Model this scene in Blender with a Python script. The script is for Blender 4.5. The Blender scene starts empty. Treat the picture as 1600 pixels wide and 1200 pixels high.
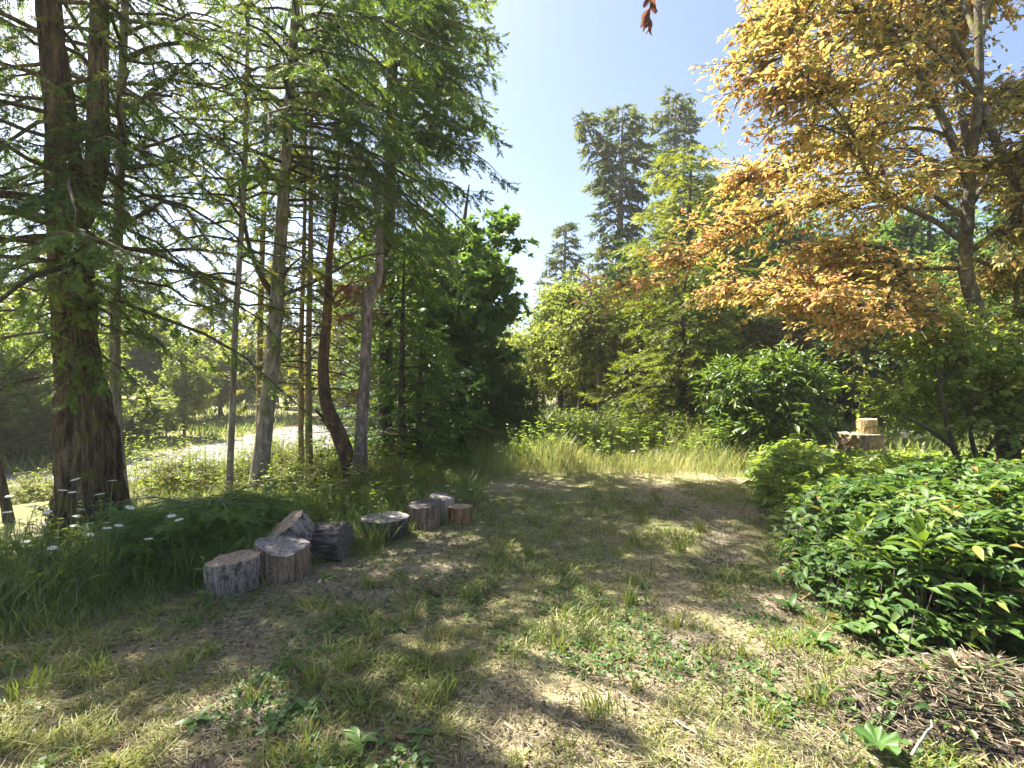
import bpy, math
import numpy as np
from mathutils import Matrix, Vector

# ------------------------------------------------------------------ camera, sky, sun, exposure
sc = bpy.context.scene
C = sc.collection
PI = math.pi
CAM_H = 1.5
cam_d = bpy.data.cameras.new('camera')
cam = bpy.data.objects.new('camera', cam_d)
C.objects.link(cam)
cam.location = (0, 0, CAM_H)
cam.rotation_euler = (PI / 2, 0, 0)
cam_d.sensor_width = 36
cam_d.lens = 18
cam_d.clip_start = 0.05
cam_d.clip_end = 2000
sc.camera = cam

SUN_EL, SUN_AZ = 55.0, 56.0            # azimuth: degrees to the left of the view direction
world = bpy.data.worlds.new('World')
sc.world = world
world.use_nodes = True
wn = world.node_tree
bg = wn.nodes['Background']
sky = wn.nodes.new('ShaderNodeTexSky')
sky.sky_type = 'NISHITA'
sky.sun_disc = False
sky.sun_elevation = math.radians(SUN_EL)
sky.sun_rotation = math.radians(-SUN_AZ)
sky.air_density = 0.75
sky.dust_density = 2.0
sky.ozone_density = 1.5
wn.links.new(sky.outputs[0], bg.inputs[0])
bg.inputs[1].default_value = 0.066
sun_d = bpy.data.lights.new('sun', 'SUN')
sun_d.energy = 5.0
sun_d.angle = math.radians(0.55)
sun_d.color = (1.0, 0.94, 0.82)
sun = bpy.data.objects.new('sun', sun_d)
C.objects.link(sun)
se, sa = math.radians(SUN_EL), math.radians(SUN_AZ)
SUN = Vector((-math.sin(sa) * math.cos(se), math.cos(sa) * math.cos(se), math.sin(se)))
sun.rotation_euler = SUN.to_track_quat('Z', 'Y').to_euler()
sun.location = SUN * 60
sc.view_settings.view_transform = 'Standard'
sc.view_settings.look = 'None'
sc.view_settings.gamma = 1
sc.view_settings.use_curve_mapping = False
sc.view_settings.exposure = 2.32
sc.render.engine = 'CYCLES'
sc.cycles.max_bounces = 14
sc.cycles.transparent_max_bounces = 8
sc.cycles.diffuse_bounces = 9
sc.cycles.transmission_bounces = 9


# ------------------------------------------------------------------ small helpers
def P(px, py, Y):
    """a place in the world, Y metres ahead, seen at that spot of the photograph"""
    return np.array([(px - 800) / 800 * Y, Y, CAM_H - (py - 600) / 800 * Y])


HAZE = 0.0009


def hash3(i, j, k):
    h = (i.astype(np.int64) * 374761393 + j.astype(np.int64) * 668265263 + k.astype(np.int64) * 2147483647) & 0xFFFFFFFF
    h = ((h ^ (h >> 13)) * 1274126177) & 0xFFFFFFFF
    h = h ^ (h >> 16)
    return (h & 0xFFFFFF) / float(0xFFFFFF)


def noise(p):
    p = np.asarray(p, float)
    f = np.floor(p)
    t = p - f
    t = t * t * (3 - 2 * t)
    i, j, k = f[:, 0], f[:, 1], f[:, 2]
    r = 0
    for a in (0, 1):
        for b in (0, 1):
            for c in (0, 1):
                w = (t[:, 0] if a else 1 - t[:, 0]) * (t[:, 1] if b else 1 - t[:, 1]) * (t[:, 2] if c else 1 - t[:, 2])
                r = r + w * hash3(i + a, j + b, k + c)
    return r


def fbm(p, o=3):
    p = np.asarray(p, float)
    r, a, s = 0, 0.5, 0
    for k in range(o):
        r = r + a * noise(p * 2 ** k + 17.3 * k)
        s += a
        a *= 0.5
    return r / s


def fbm2(x, y, sc_, seed=0., o=3):
    x = np.asarray(x, float).ravel()
    y = np.asarray(y, float).ravel()
    return fbm(np.stack([x * sc_ + seed, y * sc_ - seed, np.full_like(x, seed)], 1), o)


def sstep(a, b, x):
    t = np.clip((x - a) / (b - a), 0, 1)
    return t * t * (3 - 2 * t)


def nrm(v):
    return v / np.maximum(np.linalg.norm(v, axis=-1, keepdims=True), 1e-9)


def frames(d, up):
    """rotation matrices whose x axis is d and whose z axis lies near up"""
    x = nrm(d)
    y = nrm(np.cross(np.broadcast_to(up, x.shape), x))
    z = np.cross(x, y)
    return np.stack([x, y, z], -1)


class Geo:
    def __init__(s):
        s.V, s.F, s.T, s.n = [], [], [], 0

    def add(s, v, f, t=0.5):
        v = np.asarray(v, np.float32).reshape(-1, 3)
        f = np.asarray(f, np.int64).reshape(-1, 3)
        if len(v) == 0 or len(f) == 0:
            return
        s.V.append(v)
        s.F.append(f + s.n)
        s.T.append(np.broadcast_to(np.asarray(t, np.float32), (len(f),)))
        s.n += len(v)

    def place(s, tpl, pos, R, scale, tint, jitter=0.0, rng=None):
        tv, tf = tpl
        N = len(pos)
        if N == 0:
            return
        scale = np.asarray(scale, float)
        if scale.ndim == 1:
            scale = scale[:, None, None]
        elif scale.ndim == 2:
            scale = scale[:, None, :]
        v = np.einsum('nij,nkj->nki', R, tv[None] * scale) + pos[:, None]
        f = tf[None] + (np.arange(N) * len(tv))[:, None, None]
        t = np.repeat(np.clip(tint, 0, 1), len(tf))
        if jitter and rng is not None:
            t = np.clip(t + rng.normal(0, jitter, len(t)), 0, 1)
        s.add(v.reshape(-1, 3), f.reshape(-1, 3), t)

    def merge(s, o):
        for v, f, t in zip(o.V, o.F, o.T):
            pass
        base = s.n
        for v, f, t in zip(o.V, o.F, o.T):
            s.V.append(v)
            s.F.append(f + base)
            s.T.append(t)
        s.n += o.n

    def tris(s):
        return sum(len(f) for f in s.F)

    def mesh(s, name, mat, off=(0, 0, 0), smooth=False):
        me = bpy.data.meshes.new(name)
        v = np.concatenate(s.V) - np.asarray(off, np.float32)
        f = np.concatenate(s.F)
        t = np.concatenate(s.T)
        me.vertices.add(len(v))
        me.vertices.foreach_set('co', v.astype(np.float32).ravel())
        me.loops.add(f.size)
        me.loops.foreach_set('vertex_index', f.ravel().astype(np.int32))
        me.polygons.add(len(f))
        me.polygons.foreach_set('loop_start', (np.arange(len(f)) * 3).astype(np.int32))
        if smooth:
            me.polygons.foreach_set('use_smooth', np.ones(len(f), bool))
        a = me.attributes.new('tint', 'FLOAT', 'FACE')
        a.data.foreach_set('value', t.astype(np.float32))
        me.update(calc_edges=True)
        me.materials.append(mat)
        return me

    def build(s, name, mat, parent=None, smooth=False, kind=None):
        if s.n == 0:
            return None
        off = parent_world(parent) if parent else (0, 0, 0)
        o = bpy.data.objects.new(name, s.mesh(name, mat, off, smooth))
        C.objects.link(o)
        if parent:
            o.parent = parent
        if kind:
            o['kind'] = kind
        return o


def parent_world(o):
    p = np.zeros(3)
    while o is not None:
        p = p + np.array(o.location)
        o = o.parent
    return p


def tag(o, label=None, cat=None, group=None, kind=None):
    if label: o['label'] = label
    if cat: o['category'] = cat
    if group: o['group'] = group
    if kind: o['kind'] = kind
    return o


def thing(name, label, cat, loc=(0, 0, 0), group=None):
    o = bpy.data.objects.new(name, None)
    o.empty_display_size = 0.2
    C.objects.link(o)
    o.location = tuple(float(q) for q in loc)
    return tag(o, label, cat, group)


def copy_tree(o, parent=None):
    c = o.copy()
    C.objects.link(c)
    if parent is not None:
        c.parent = parent
    for ch in list(o.children):
        copy_tree(ch, c)
    return c


def smooth_path(pts, n=24):
    """Catmull-Rom through pts (any columns)"""
    pts = np.asarray(pts, float)
    q = np.vstack([2 * pts[0] - pts[1], pts, 2 * pts[-1] - pts[-2]])
    u = np.linspace(0, len(pts) - 1 - 1e-6, n)
    i = u.astype(int)
    t = (u - i)[:, None]
    a, b, c, d = q[i], q[i + 1], q[i + 2], q[i + 3]
    return 0.5 * (2 * b + (c - a) * t + (2 * a - 5 * b + 4 * c - d) * t ** 2 + (3 * b - a - 3 * c + d) * t ** 3)


def tube(g, pts, rad, n=6, tint=0.5, cap=False, bump=None):
    pts = np.asarray(pts, float)
    m = len(pts)
    rad = np.broadcast_to(np.asarray(rad, float), (m,))
    d = nrm(np.gradient(pts, axis=0))
    ref = np.array([0.0, 1.0, 0.03]) if abs(d[:, 2]).mean() > 0.6 else np.array([0.02, 0.0, 1.0])
    x = nrm(np.cross(d, ref))
    y = np.cross(d, x)
    a = np.arange(n) / n * 2 * PI
    ring = np.cos(a)[None, :, None] * x[:, None] + np.sin(a)[None, :, None] * y[:, None]
    rr = np.repeat(rad[:, None], n, 1)
    if bump is not None:
        rr = rr * bump(a, np.linspace(0, 1, m), pts)
    v = pts[:, None] + ring * rr[..., None]
    i = np.arange(m - 1)[:, None] * n
    j = np.arange(n)[None]
    k = (np.arange(n)[None] + 1) % n
    q = np.stack([i + j, i + k, i + n + k, i + n + j], -1).reshape(-1, 4)
    f = np.concatenate([q[:, [0, 1, 2]], q[:, [0, 2, 3]]])
    v = v.reshape(-1, 3)
    if cap:
        v = np.vstack([v, pts[-1]])
        top = (m - 1) * n
        f = np.vstack([f, np.stack([top + np.arange(n), top + (np.arange(n) + 1) % n, np.full(n, m * n)], 1)])
    g.add(v, f, tint)


def strips(g, p0, p1, r, tint=0.5):
    """many thin three-sided twigs at once"""
    N = len(p0)
    if N == 0:
        return
    R = frames(p1 - p0, np.array([0.1, 0.2, 1.0]))
    a = np.arange(3) / 3 * 2 * PI
    ring = np.stack([np.zeros(3), np.cos(a), np.sin(a)], 1)
    off = np.einsum('nij,kj->nki', R, ring)
    r = np.broadcast_to(np.asarray(r, float), (N,))[:, None, None]
    v = np.concatenate([p0[:, None] + off * r, p1[:, None] + off * r * 0.4], 1)
    tf = np.array([[0, 1, 4], [0, 4, 3], [1, 2, 5], [1, 5, 4], [2, 0, 3], [2, 3, 5]])
    f = tf[None] + (np.arange(N) * 6)[:, None, None]
    t = np.repeat(np.broadcast_to(np.asarray(tint, float), (N,)), 6)
    g.add(v.reshape(-1, 3), f.reshape(-1, 3), t)


# ------------------------------------------------------------------ leaf, needle and blade shapes
def leaf2(w=0.45, fold=0.08, droop=0.08):
    v = np.array([[0, 0, 0], [0.45, w / 2, fold], [1, 0, -droop], [0.45, -w / 2, fold]])
    return v, np.array([[0, 2, 1], [0, 3, 2]])


def leaf_fine(w=0.4, fold=0.07, droop=0.16):
    """a leaf with a midrib fold, a curved length and a rounded outline"""
    xs = [0.0, 0.16, 0.4, 0.66, 0.87, 1.0]
    ws = [0.03, 0.30, 0.5, 0.45, 0.24, 0.0]
    v, f = [], []
    for x, q in zip(xs, ws):
        z = 0.10 * math.sin(x * 2.2) - droop * x * x
        v += [[x, 0, z], [x, q * w, z + fold * q * 2], [x, -q * w, z + fold * q * 2]]
    for i in range(5):
        a, b = i * 3, i * 3 + 3
        f += [[a, b, b + 1], [a, b + 1, a + 1], [a, a + 2, b + 2], [a, b + 2, b]]
    f = [t for t in f if not (t[1] in (16, 17) and t[2] in (16, 17))]
    return np.array(v), np.array(f)


def maple_leaf():
    """a lobed leaf, five points"""
    pts = [(0, 0), (0.08, 0.42), (0.42, 0.56), (0.45, 0.2), (1, 0), (0.45, -0.2), (0.42, -0.56), (0.08, -0.42)]
    v = [[x, y, 0.16 * abs(y) - 0.14 * x * x] for x, y in pts]
    f = [[0, 3, 1], [1, 3, 2], [0, 4, 3], [0, 5, 4], [0, 7, 5], [7, 6, 5]]
    return np.array(v), np.array(f)


def twig_tpl(n, needle=0.16, w=0.03, flat=0.45, seed=1, axis=0.012):
    r = np.random.default_rng(seed)
    V = [[0, -axis, 0], [0, axis, 0], [1, 0, 0]]
    F = [[0, 1, 2]]
    for i in range(n):
        t = (i + r.random()) / n
        side = 1 if i % 2 else -1
        ph = r.normal(0, flat)
        a = r.uniform(0.6, 1.0)
        L = needle * r.uniform(0.75, 1.2) * (1 - 0.35 * t)
        d = np.array([math.cos(a), side * math.sin(a) * math.cos(ph), math.sin(a) * math.sin(ph)])
        b = np.array([t, 0, 0])
        q = np.cross(d, [0.2 * r.normal(), 0.3 * r.normal(), 1.0])
        q = q / np.linalg.norm(q) * w / 2
        k = len(V)
        V += [list(b + q), list(b - q), list(b + d * L)]
        F.append([k, k + 1, k + 2])
    return np.array(V, float), np.array(F)


def blade_tpl(bend=0.35, w=0.03, seg=2):
    """a grass blade one unit tall"""
    if seg == 1:
        return np.array([[0, -w, 0], [0, w, 0], [bend, 0, 1.0]]), np.array([[0, 1, 2]])
    v = [[0, -w, 0], [0, w, 0], [bend * 0.3, -w * 0.8, 0.55], [bend * 0.3, w * 0.8, 0.55], [bend, 0, 1.0 - bend * 0.3]]
    return np.array(v), np.array([[0, 1, 3], [0, 3, 2], [2, 3, 4]])


def zrot(a):
    c, s = np.cos(a), np.sin(a)
    z, o = np.zeros_like(a), np.ones_like(a)
    return np.stack([np.stack([c, -s, z], -1), np.stack([s, c, z], -1), np.stack([z, z, o], -1)], -2)


# ------------------------------------------------------------------ materials
def new_mat(name):
    m = bpy.data.materials.new(name)
    m.use_nodes = True
    nt = m.node_tree
    nt.nodes.clear()
    out = nt.nodes.new('ShaderNodeOutputMaterial')
    return m, nt, out


def ramp(nt, stops, interp='LINEAR'):
    n = nt.nodes.new('ShaderNodeValToRGB')
    n.color_ramp.interpolation = interp
    el = n.color_ramp.elements
    while len(el) < len(stops):
        el.new(0.5)
    for e, (p, c) in zip(el, stops):
        e.position = p
        e.color = (*c, 1)
    return n


def leaf_mat(name, stops, trans=(1.42, 1.36, 0.55), amount=0.4, rough=0.45, spec=0.35, patch=0.0):
    m, nt, out = new_mat(name)
    L = nt.links.new
    at = nt.nodes.new('ShaderNodeAttribute')
    at.attribute_name = 'tint'
    rp = ramp(nt, stops)
    L(at.outputs['Fac'], rp.inputs[0])
    col = rp.outputs[0]
    pr = nt.nodes.new('ShaderNodeBsdfPrincipled')
    pr.inputs['Roughness'].default_value = rough
    pr.inputs['Specular IOR Level'].default_value = spec
    L(col, pr.inputs['Base Color'])
    mu = nt.nodes.new('ShaderNodeMix')
    mu.data_type = 'RGBA'
    mu.blend_type = 'MULTIPLY'
    mu.inputs['Factor'].default_value = 1
    L(col, mu.inputs['A'])
    mu.inputs['B'].default_value = (*trans, 1)
    tr = nt.nodes.new('ShaderNodeBsdfTranslucent')
    L(mu.outputs['Result'], tr.inputs[0])
    mx = nt.nodes.new('ShaderNodeMixShader')
    mx.inputs[0].default_value = amount
    L(pr.outputs[0], mx.inputs[1])
    L(tr.outputs[0], mx.inputs[2])
    L(mx.outputs[0], out.inputs[0])
    return m


def bark_mat(name, stops, scale=(14, 14, 3), bump=0.6, moss=None, moss_amt=0.5, tint_mix=0.0, detail_scale=60):
    m, nt, out = new_mat(name)
    L = nt.links.new
    tc = nt.nodes.new('ShaderNodeTexCoord')
    mp = nt.nodes.new('ShaderNodeMapping')
    mp.inputs['Scale'].default_value = scale
    L(tc.outputs['Object'], mp.inputs[0])
    n1 = nt.nodes.new('ShaderNodeTexNoise')
    n1.inputs['Scale'].default_value = 1
    n1.inputs['Detail'].default_value = 6
    n1.inputs['Roughness'].default_value = 0.65
    L(mp.outputs[0], n1.inputs['Vector'])
    n2 = nt.nodes.new('ShaderNodeTexNoise')
    n2.inputs['Scale'].default_value = detail_scale
    n2.inputs['Detail'].default_value = 3
    L(tc.outputs['Object'], n2.inputs['Vector'])
    mm = nt.nodes.new('ShaderNodeMath')
    mm.operation = 'MULTIPLY_ADD'
    mm.inputs[1].default_value = 0.35
    L(n2.outputs[0], mm.inputs[0])
    sb = nt.nodes.new('ShaderNodeMath')
    sb.operation = 'SUBTRACT'
    sb.inputs[1].default_value = 0.17
    L(n1.outputs[0], sb.inputs[0])
    L(sb.outputs[0], mm.inputs[2])
    rp = ramp(nt, stops)
    L(mm.outputs[0], rp.inputs[0])
    col = rp.outputs[0]
    if moss:
        n3 = nt.nodes.new('ShaderNodeTexNoise')
        n3.inputs['Scale'].default_value = 5
        n3.inputs['Detail'].default_value = 5
        L(tc.outputs['Object'], n3.inputs['Vector'])
        r3 = ramp(nt, [(0.62 - moss_amt * 0.25, (0, 0, 0)), (0.72 - moss_amt * 0.2, (1, 1, 1))])
        L(n3.outputs[0], r3.inputs[0])
        mx = nt.nodes.new('ShaderNodeMix')
        mx.data_type = 'RGBA'
        L(r3.outputs[0], mx.inputs['Factor'])
        L(col, mx.inputs['A'])
        mx.inputs['B'].default_value = (*moss, 1)
        col = mx.outputs['Result']
    pr = nt.nodes.new('ShaderNodeBsdfPrincipled')
    pr.inputs['Roughness'].default_value = 0.9
    pr.inputs['Specular IOR Level'].default_value = 0.2
    L(col, pr.inputs['Base Color'])
    bp = nt.nodes.new('ShaderNodeBump')
    bp.inputs['Strength'].default_value = bump
    bp.inputs['Distance'].default_value = 0.03
    L(mm.outputs[0], bp.inputs['Height'])
    L(bp.outputs[0], pr.inputs['Normal'])
    L(pr.outputs[0], out.inputs[0])
    return m


def rings_mat(name, light, dark, grey=0.0, freq=55):
    """a sawn face: growth rings round the object's own z axis, radial cracks and weathering"""
    m, nt, out = new_mat(name)
    L = nt.links.new
    tc = nt.nodes.new('ShaderNodeTexCoord')
    n0 = nt.nodes.new('ShaderNodeTexNoise')
    n0.inputs['Scale'].default_value = 6
    n0.inputs['Detail'].default_value = 4
    L(tc.outputs['Object'], n0.inputs['Vector'])
    wv = nt.nodes.new('ShaderNodeTexWave')
    wv.wave_type = 'RINGS'
    wv.rings_direction = 'Z'
    wv.inputs['Scale'].default_value = freq / 3
    wv.inputs['Distortion'].default_value = 1.6
    wv.inputs['Detail'].default_value = 3
    wv.inputs['Detail Scale'].default_value = 1.5
    L(tc.outputs['Object'], wv.inputs['Vector'])
    mx0 = nt.nodes.new('ShaderNodeMix')
    mx0.data_type = 'FLOAT'
    mx0.inputs['Factor'].default_value = 0.62
    L(wv.outputs['Fac'], mx0.inputs['A'])
    L(n0.outputs[0], mx0.inputs['B'])
    rp = ramp(nt, [(0.2, dark), (0.75, light)])
    L(mx0.outputs['Result'], rp.inputs[0])
    sp = nt.nodes.new('ShaderNodeSeparateXYZ')
    L(tc.outputs['Object'], sp.inputs[0])
    an = nt.nodes.new('ShaderNodeMath')
    an.operation = 'ARCTAN2'
    L(sp.outputs[1], an.inputs[0])
    L(sp.outputs[0], an.inputs[1])
    ln = nt.nodes.new('ShaderNodeVectorMath')
    ln.operation = 'LENGTH'
    L(tc.outputs['Object'], ln.inputs[0])
    cb = nt.nodes.new('ShaderNodeCombineXYZ')
    L(an.outputs[0], cb.inputs[0])
    L(ln.outputs['Value'], cb.inputs[1])
    n3 = nt.nodes.new('ShaderNodeTexNoise')
    n3.inputs['Scale'].default_value = 3.2
    n3.inputs['Detail'].default_value = 2
    L(cb.outputs[0], n3.inputs['Vector'])
    r3 = ramp(nt, [(0.482, (1, 1, 1)), (0.5, (0.12, 0.1, 0.09)), (0.518, (1, 1, 1))])
    L(n3.outputs[0], r3.inputs[0])
    n2 = nt.nodes.new('ShaderNodeTexNoise')
    n2.inputs['Scale'].default_value = 40
    n2.inputs['Detail'].default_value = 5
    L(tc.outputs['Object'], n2.inputs['Vector'])
    r2 = ramp(nt, [(0.35, (0.45, 0.42, 0.4)), (0.6, (1, 1, 1))])
    L(n2.outputs[0], r2.inputs[0])
    mu = nt.nodes.new('ShaderNodeMix')
    mu.data_type = 'RGBA'
    mu.blend_type = 'MULTIPLY'
    mu.inputs['Factor'].default_value = 1
    L(rp.outputs[0], mu.inputs['A'])
    L(r2.outputs[0], mu.inputs['B'])
    mu2 = nt.nodes.new('ShaderNodeMix')
    mu2.data_type = 'RGBA'
    mu2.blend_type = 'MULTIPLY'
    mu2.inputs['Factor'].default_value = 0.85
    L(mu.outputs['Result'], mu2.inputs['A'])
    L(r3.outputs[0], mu2.inputs['B'])
    mu = mu2
    pr = nt.nodes.new('ShaderNodeBsdfPrincipled')
    pr.inputs['Roughness'].default_value = 0.85
    L(mu.outputs['Result'], pr.inputs['Base Color'])
    bp = nt.nodes.new('ShaderNodeBump')
    bp.inputs['Strength'].default_value = 0.5
    bp.inputs['Distance'].default_value = 0.006
    L(mx0.outputs['Result'], bp.inputs['Height'])
    L(bp.outputs[0], pr.inputs['Normal'])
    L(pr.outputs[0], out.inputs[0])
    return m


def plain_mat(name, stops, rough=0.7):
    m, nt, out = new_mat(name)
    at = nt.nodes.new('ShaderNodeAttribute')
    at.attribute_name = 'tint'
    rp = ramp(nt, stops)
    nt.links.new(at.outputs['Fac'], rp.inputs[0])
    pr = nt.nodes.new('ShaderNodeBsdfPrincipled')
    pr.inputs['Roughness'].default_value = rough
    nt.links.new(rp.outputs[0], pr.inputs['Base Color'])
    nt.links.new(pr.outputs[0], out.inputs[0])
    return m


M = {}
M['fir'] = leaf_mat('fir needles', [(0, (0.033, 0.068, 0.024)), (0.5, (0.075, 0.135, 0.036)), (1, (0.173, 0.225, 0.053))], amount=0.55, rough=0.5)
M['fir_dry'] = leaf_mat('thin fir needles', [(0, (0.056, 0.075, 0.025)), (0.5, (0.112, 0.138, 0.037)), (1, (0.213, 0.200, 0.069))], amount=0.58, rough=0.55)
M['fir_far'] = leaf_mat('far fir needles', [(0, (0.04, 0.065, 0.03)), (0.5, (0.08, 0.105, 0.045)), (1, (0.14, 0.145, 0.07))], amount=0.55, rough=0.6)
M['hemlock'] = leaf_mat('hemlock needles', [(0, (0.069, 0.098, 0.023)), (0.5, (0.132, 0.167, 0.034)), (1, (0.218, 0.241, 0.057))], amount=0.52)
M['yew'] = leaf_mat('yew needles', [(0, (0.030, 0.068, 0.021)), (0.5, (0.068, 0.135, 0.033)), (1, (0.150, 0.225, 0.053))], amount=0.45)
M['sapling'] = leaf_mat('young needles', [(0, (0.05, 0.12, 0.03)), (0.5, (0.1, 0.2, 0.05)), (1, (0.18, 0.28, 0.08))], amount=0.45)
M['maple'] = leaf_mat('maple leaves', [(0, (0.06, 0.11, 0.042)), (0.6, (0.115, 0.2, 0.06)), (1, (0.2, 0.28, 0.075))], amount=0.45, rough=0.4)
M['light_leaf'] = leaf_mat('light green leaves', [(0, (0.085, 0.12, 0.04)), (0.5, (0.165, 0.21, 0.07)), (1, (0.28, 0.31, 0.12))], amount=0.70)
M['bush'] = leaf_mat('bush leaves', [(0, (0.07, 0.11, 0.03)), (0.5, (0.14, 0.19, 0.045)), (1, (0.25, 0.28, 0.085))], amount=0.68)
M['laurel'] = leaf_mat('laurel leaves', [(0, (0.044, 0.094, 0.022)), (0.5, (0.094, 0.163, 0.031)), (1, (0.200, 0.263, 0.056))], amount=0.42, rough=0.35, spec=0.5)
M['hedge'] = leaf_mat('hedge leaves', [(0, (0.035, 0.08, 0.024)), (0.45, (0.07, 0.135, 0.034)), (0.85, (0.13, 0.205, 0.046)), (0.93, (0.21, 0.24, 0.05)), (1, (0.27, 0.14, 0.05))], amount=0.36, rough=0.52, spec=0.3)
M['cover'] = leaf_mat('ground cover leaves', [(0, (0.075, 0.135, 0.03)), (0.5, (0.155, 0.235, 0.055)), (1, (0.28, 0.34, 0.11))], amount=0.58, rough=0.4)
M['plum'] = leaf_mat('copper leaves', [(0.06, (0.13, 0.05, 0.04)), (0.14, (0.16, 0.16, 0.05)), (0.32, (0.29, 0.3, 0.085)), (0.48, (0.44, 0.37, 0.125)), (0.66, (0.52, 0.33, 0.125)), (1, (0.5, 0.23, 0.14))],
                     trans=(1.25, 1.18, 0.85), amount=0.56, rough=0.42)
M['purple'] = leaf_mat('purple leaves', [(0, (0.065, 0.046, 0.039)), (0.5, (0.130, 0.085, 0.065)), (1, (0.182, 0.156, 0.078))], amount=0.35)
M['red_dead'] = leaf_mat('dead red needles', [(0, (0.16, 0.05, 0.035)), (1, (0.33, 0.13, 0.08))], amount=0.3)
M['brown_dead'] = leaf_mat('dead tan needles', [(0, (0.2, 0.12, 0.07)), (1, (0.36, 0.24, 0.14))], amount=0.3)
M['grass'] = leaf_mat('lawn grass', [(0, (0.065, 0.11, 0.028)), (0.35, (0.16, 0.21, 0.045)), (0.65, (0.29, 0.29, 0.085)), (1, (0.5, 0.42, 0.2))], trans=(1.2, 1.2, 0.6), amount=0.35)
M['tall'] = leaf_mat('tall grass', [(0, (0.06, 0.11, 0.035)), (0.4, (0.165, 0.22, 0.075)), (0.7, (0.33, 0.35, 0.15)), (1, (0.5, 0.46, 0.26))], trans=(1.2, 1.15, 0.6), amount=0.42)
M['straw'] = leaf_mat('dry straw', [(0, (0.16, 0.12, 0.08)), (0.5, (0.32, 0.27, 0.17)), (1, (0.5, 0.45, 0.32))], trans=(1, 0.95, 0.8), amount=0.2, rough=0.6)
M['weed'] = leaf_mat('weed leaves', [(0, (0.04, 0.1, 0.025)), (0.6, (0.09, 0.17, 0.04)), (1, (0.2, 0.26, 0.07))], amount=0.35)
M['litter'] = plain_mat('leaf litter', [(0, (0.05, 0.036, 0.024)), (0.5, (0.14, 0.1, 0.06)), (0.85, (0.27, 0.2, 0.12)), (1, (0.42, 0.36, 0.25))], 0.85)
M['petal'] = leaf_mat('daisy petals', [(0, (0.75, 0.75, 0.72)), (1, (0.82, 0.82, 0.8))], trans=(1, 1, 1), amount=0.3, rough=0.6)
M['daisy_eye'] = plain_mat('daisy eye', [(0, (0.6, 0.38, 0.03)), (1, (0.7, 0.48, 0.05))])
M['stem'] = leaf_mat('green stem', [(0, (0.07, 0.12, 0.03)), (1, (0.14, 0.18, 0.05))], amount=0.2)
M['bark_fir'] = bark_mat('deep fir bark', [(0.34, (0.015, 0.011, 0.008)), (0.5, (0.085, 0.06, 0.038)), (0.64, (0.17, 0.125, 0.08)), (0.78, (0.3, 0.235, 0.16))], (24, 24, 4), 1.0, (0.10, 0.095, 0.025), 0.3)
M['bark_grey'] = bark_mat('grey bark', [(0.3, (0.07, 0.055, 0.045)), (0.5, (0.2, 0.17, 0.14)), (0.7, (0.38, 0.34, 0.29))], (22, 22, 5), 0.5, (0.13, 0.13, 0.06), 0.25)
M['bark_dark'] = bark_mat('dark bark', [(0.3, (0.025, 0.02, 0.016)), (0.55, (0.07, 0.056, 0.044)), (0.75, (0.14, 0.115, 0.09))], (20, 20, 5), 0.6)
M['bark_branch'] = bark_mat('brown branch bark', [(0.3, (0.025, 0.019, 0.012)), (0.55, (0.075, 0.058, 0.036)), (0.75, (0.15, 0.12, 0.075))], (20, 20, 20), 0.5)
M['bark_tan'] = bark_mat('tan bark', [(0.3, (0.1, 0.07, 0.04)), (0.55, (0.26, 0.2, 0.12)), (0.75, (0.38, 0.31, 0.2))], (20, 20, 5), 0.5, (0.18, 0.17, 0.06), 0.3)
M['bark_purple'] = bark_mat('scaly purple grey bark', [(0.3, (0.05, 0.038, 0.035)), (0.5, (0.15, 0.117, 0.108)), (0.7, (0.33, 0.27, 0.25))], (18, 18, 6), 0.9)
M['bark_red'] = bark_mat('peeling red bark', [(0.3, (0.03, 0.02, 0.015)), (0.5, (0.075, 0.05, 0.036)), (0.62, (0.16, 0.08, 0.05)), (0.75, (0.24, 0.18, 0.13))], (12, 12, 4), 0.7)
M['bark_plum'] = bark_mat('lichened plum bark', [(0.3, (0.03, 0.025, 0.02)), (0.5, (0.08, 0.065, 0.05)), (0.64, (0.14, 0.13, 0.09)), (0.72, (0.45, 0.45, 0.36))], (16, 16, 10), 0.6, (0.13, 0.12, 0.035), 0.3, detail_scale=45)


# ------------------------------------------------------------------ ground
ROAD = smooth_path([(-26, 5.4), (-16.5, 7.9), (-11.2, 10.4), (-9.3, 13.6), (-9.1, 18), (-9.0, 24), (-9.6, 34), (-13, 48), (-22, 66)], 160)
ROAD_W = 2.7


def road_dist(x, y):
    x = np.asarray(x, float).ravel()
    y = np.asarray(y, float).ravel()
    out = np.full(len(x), 1e9)
    for i in range(len(ROAD) - 1):
        a, b = ROAD[i], ROAD[i + 1]
        d = b - a
        t = np.clip(((x - a[0]) * d[0] + (y - a[1]) * d[1]) / (d @ d), 0, 1)
        out = np.minimum(out, np.hypot(x - a[0] - t * d[0], y - a[1] - t * d[1]))
    return out


def hz(x, y, bumps=True):
    x = np.asarray(x, float).ravel()
    y = np.asarray(y, float).ravel()
    rd = road_dist(x, y)
    z = -0.85 * (1 - sstep(3.0, 6.6, rd) ** 1.5)
    left = np.where((x < -10) & (rd > 3), 1, 0)
    z = np.where(left == 1, np.minimum(0.6, np.maximum(-0.85, -0.85 + 0.08 * (rd - 3))), z)
    if bumps:
        fade = sstep(2.4, 4.5, rd)
        z = z + fade * ((fbm2(x, y, 0.55, 3.1) - 0.5) * 0.14 + (fbm2(x, y, 3.2, 7.7) - 0.5) * 0.035)
    return z


def hz1(x, y):
    return float(hz([x], [y])[0])


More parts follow.
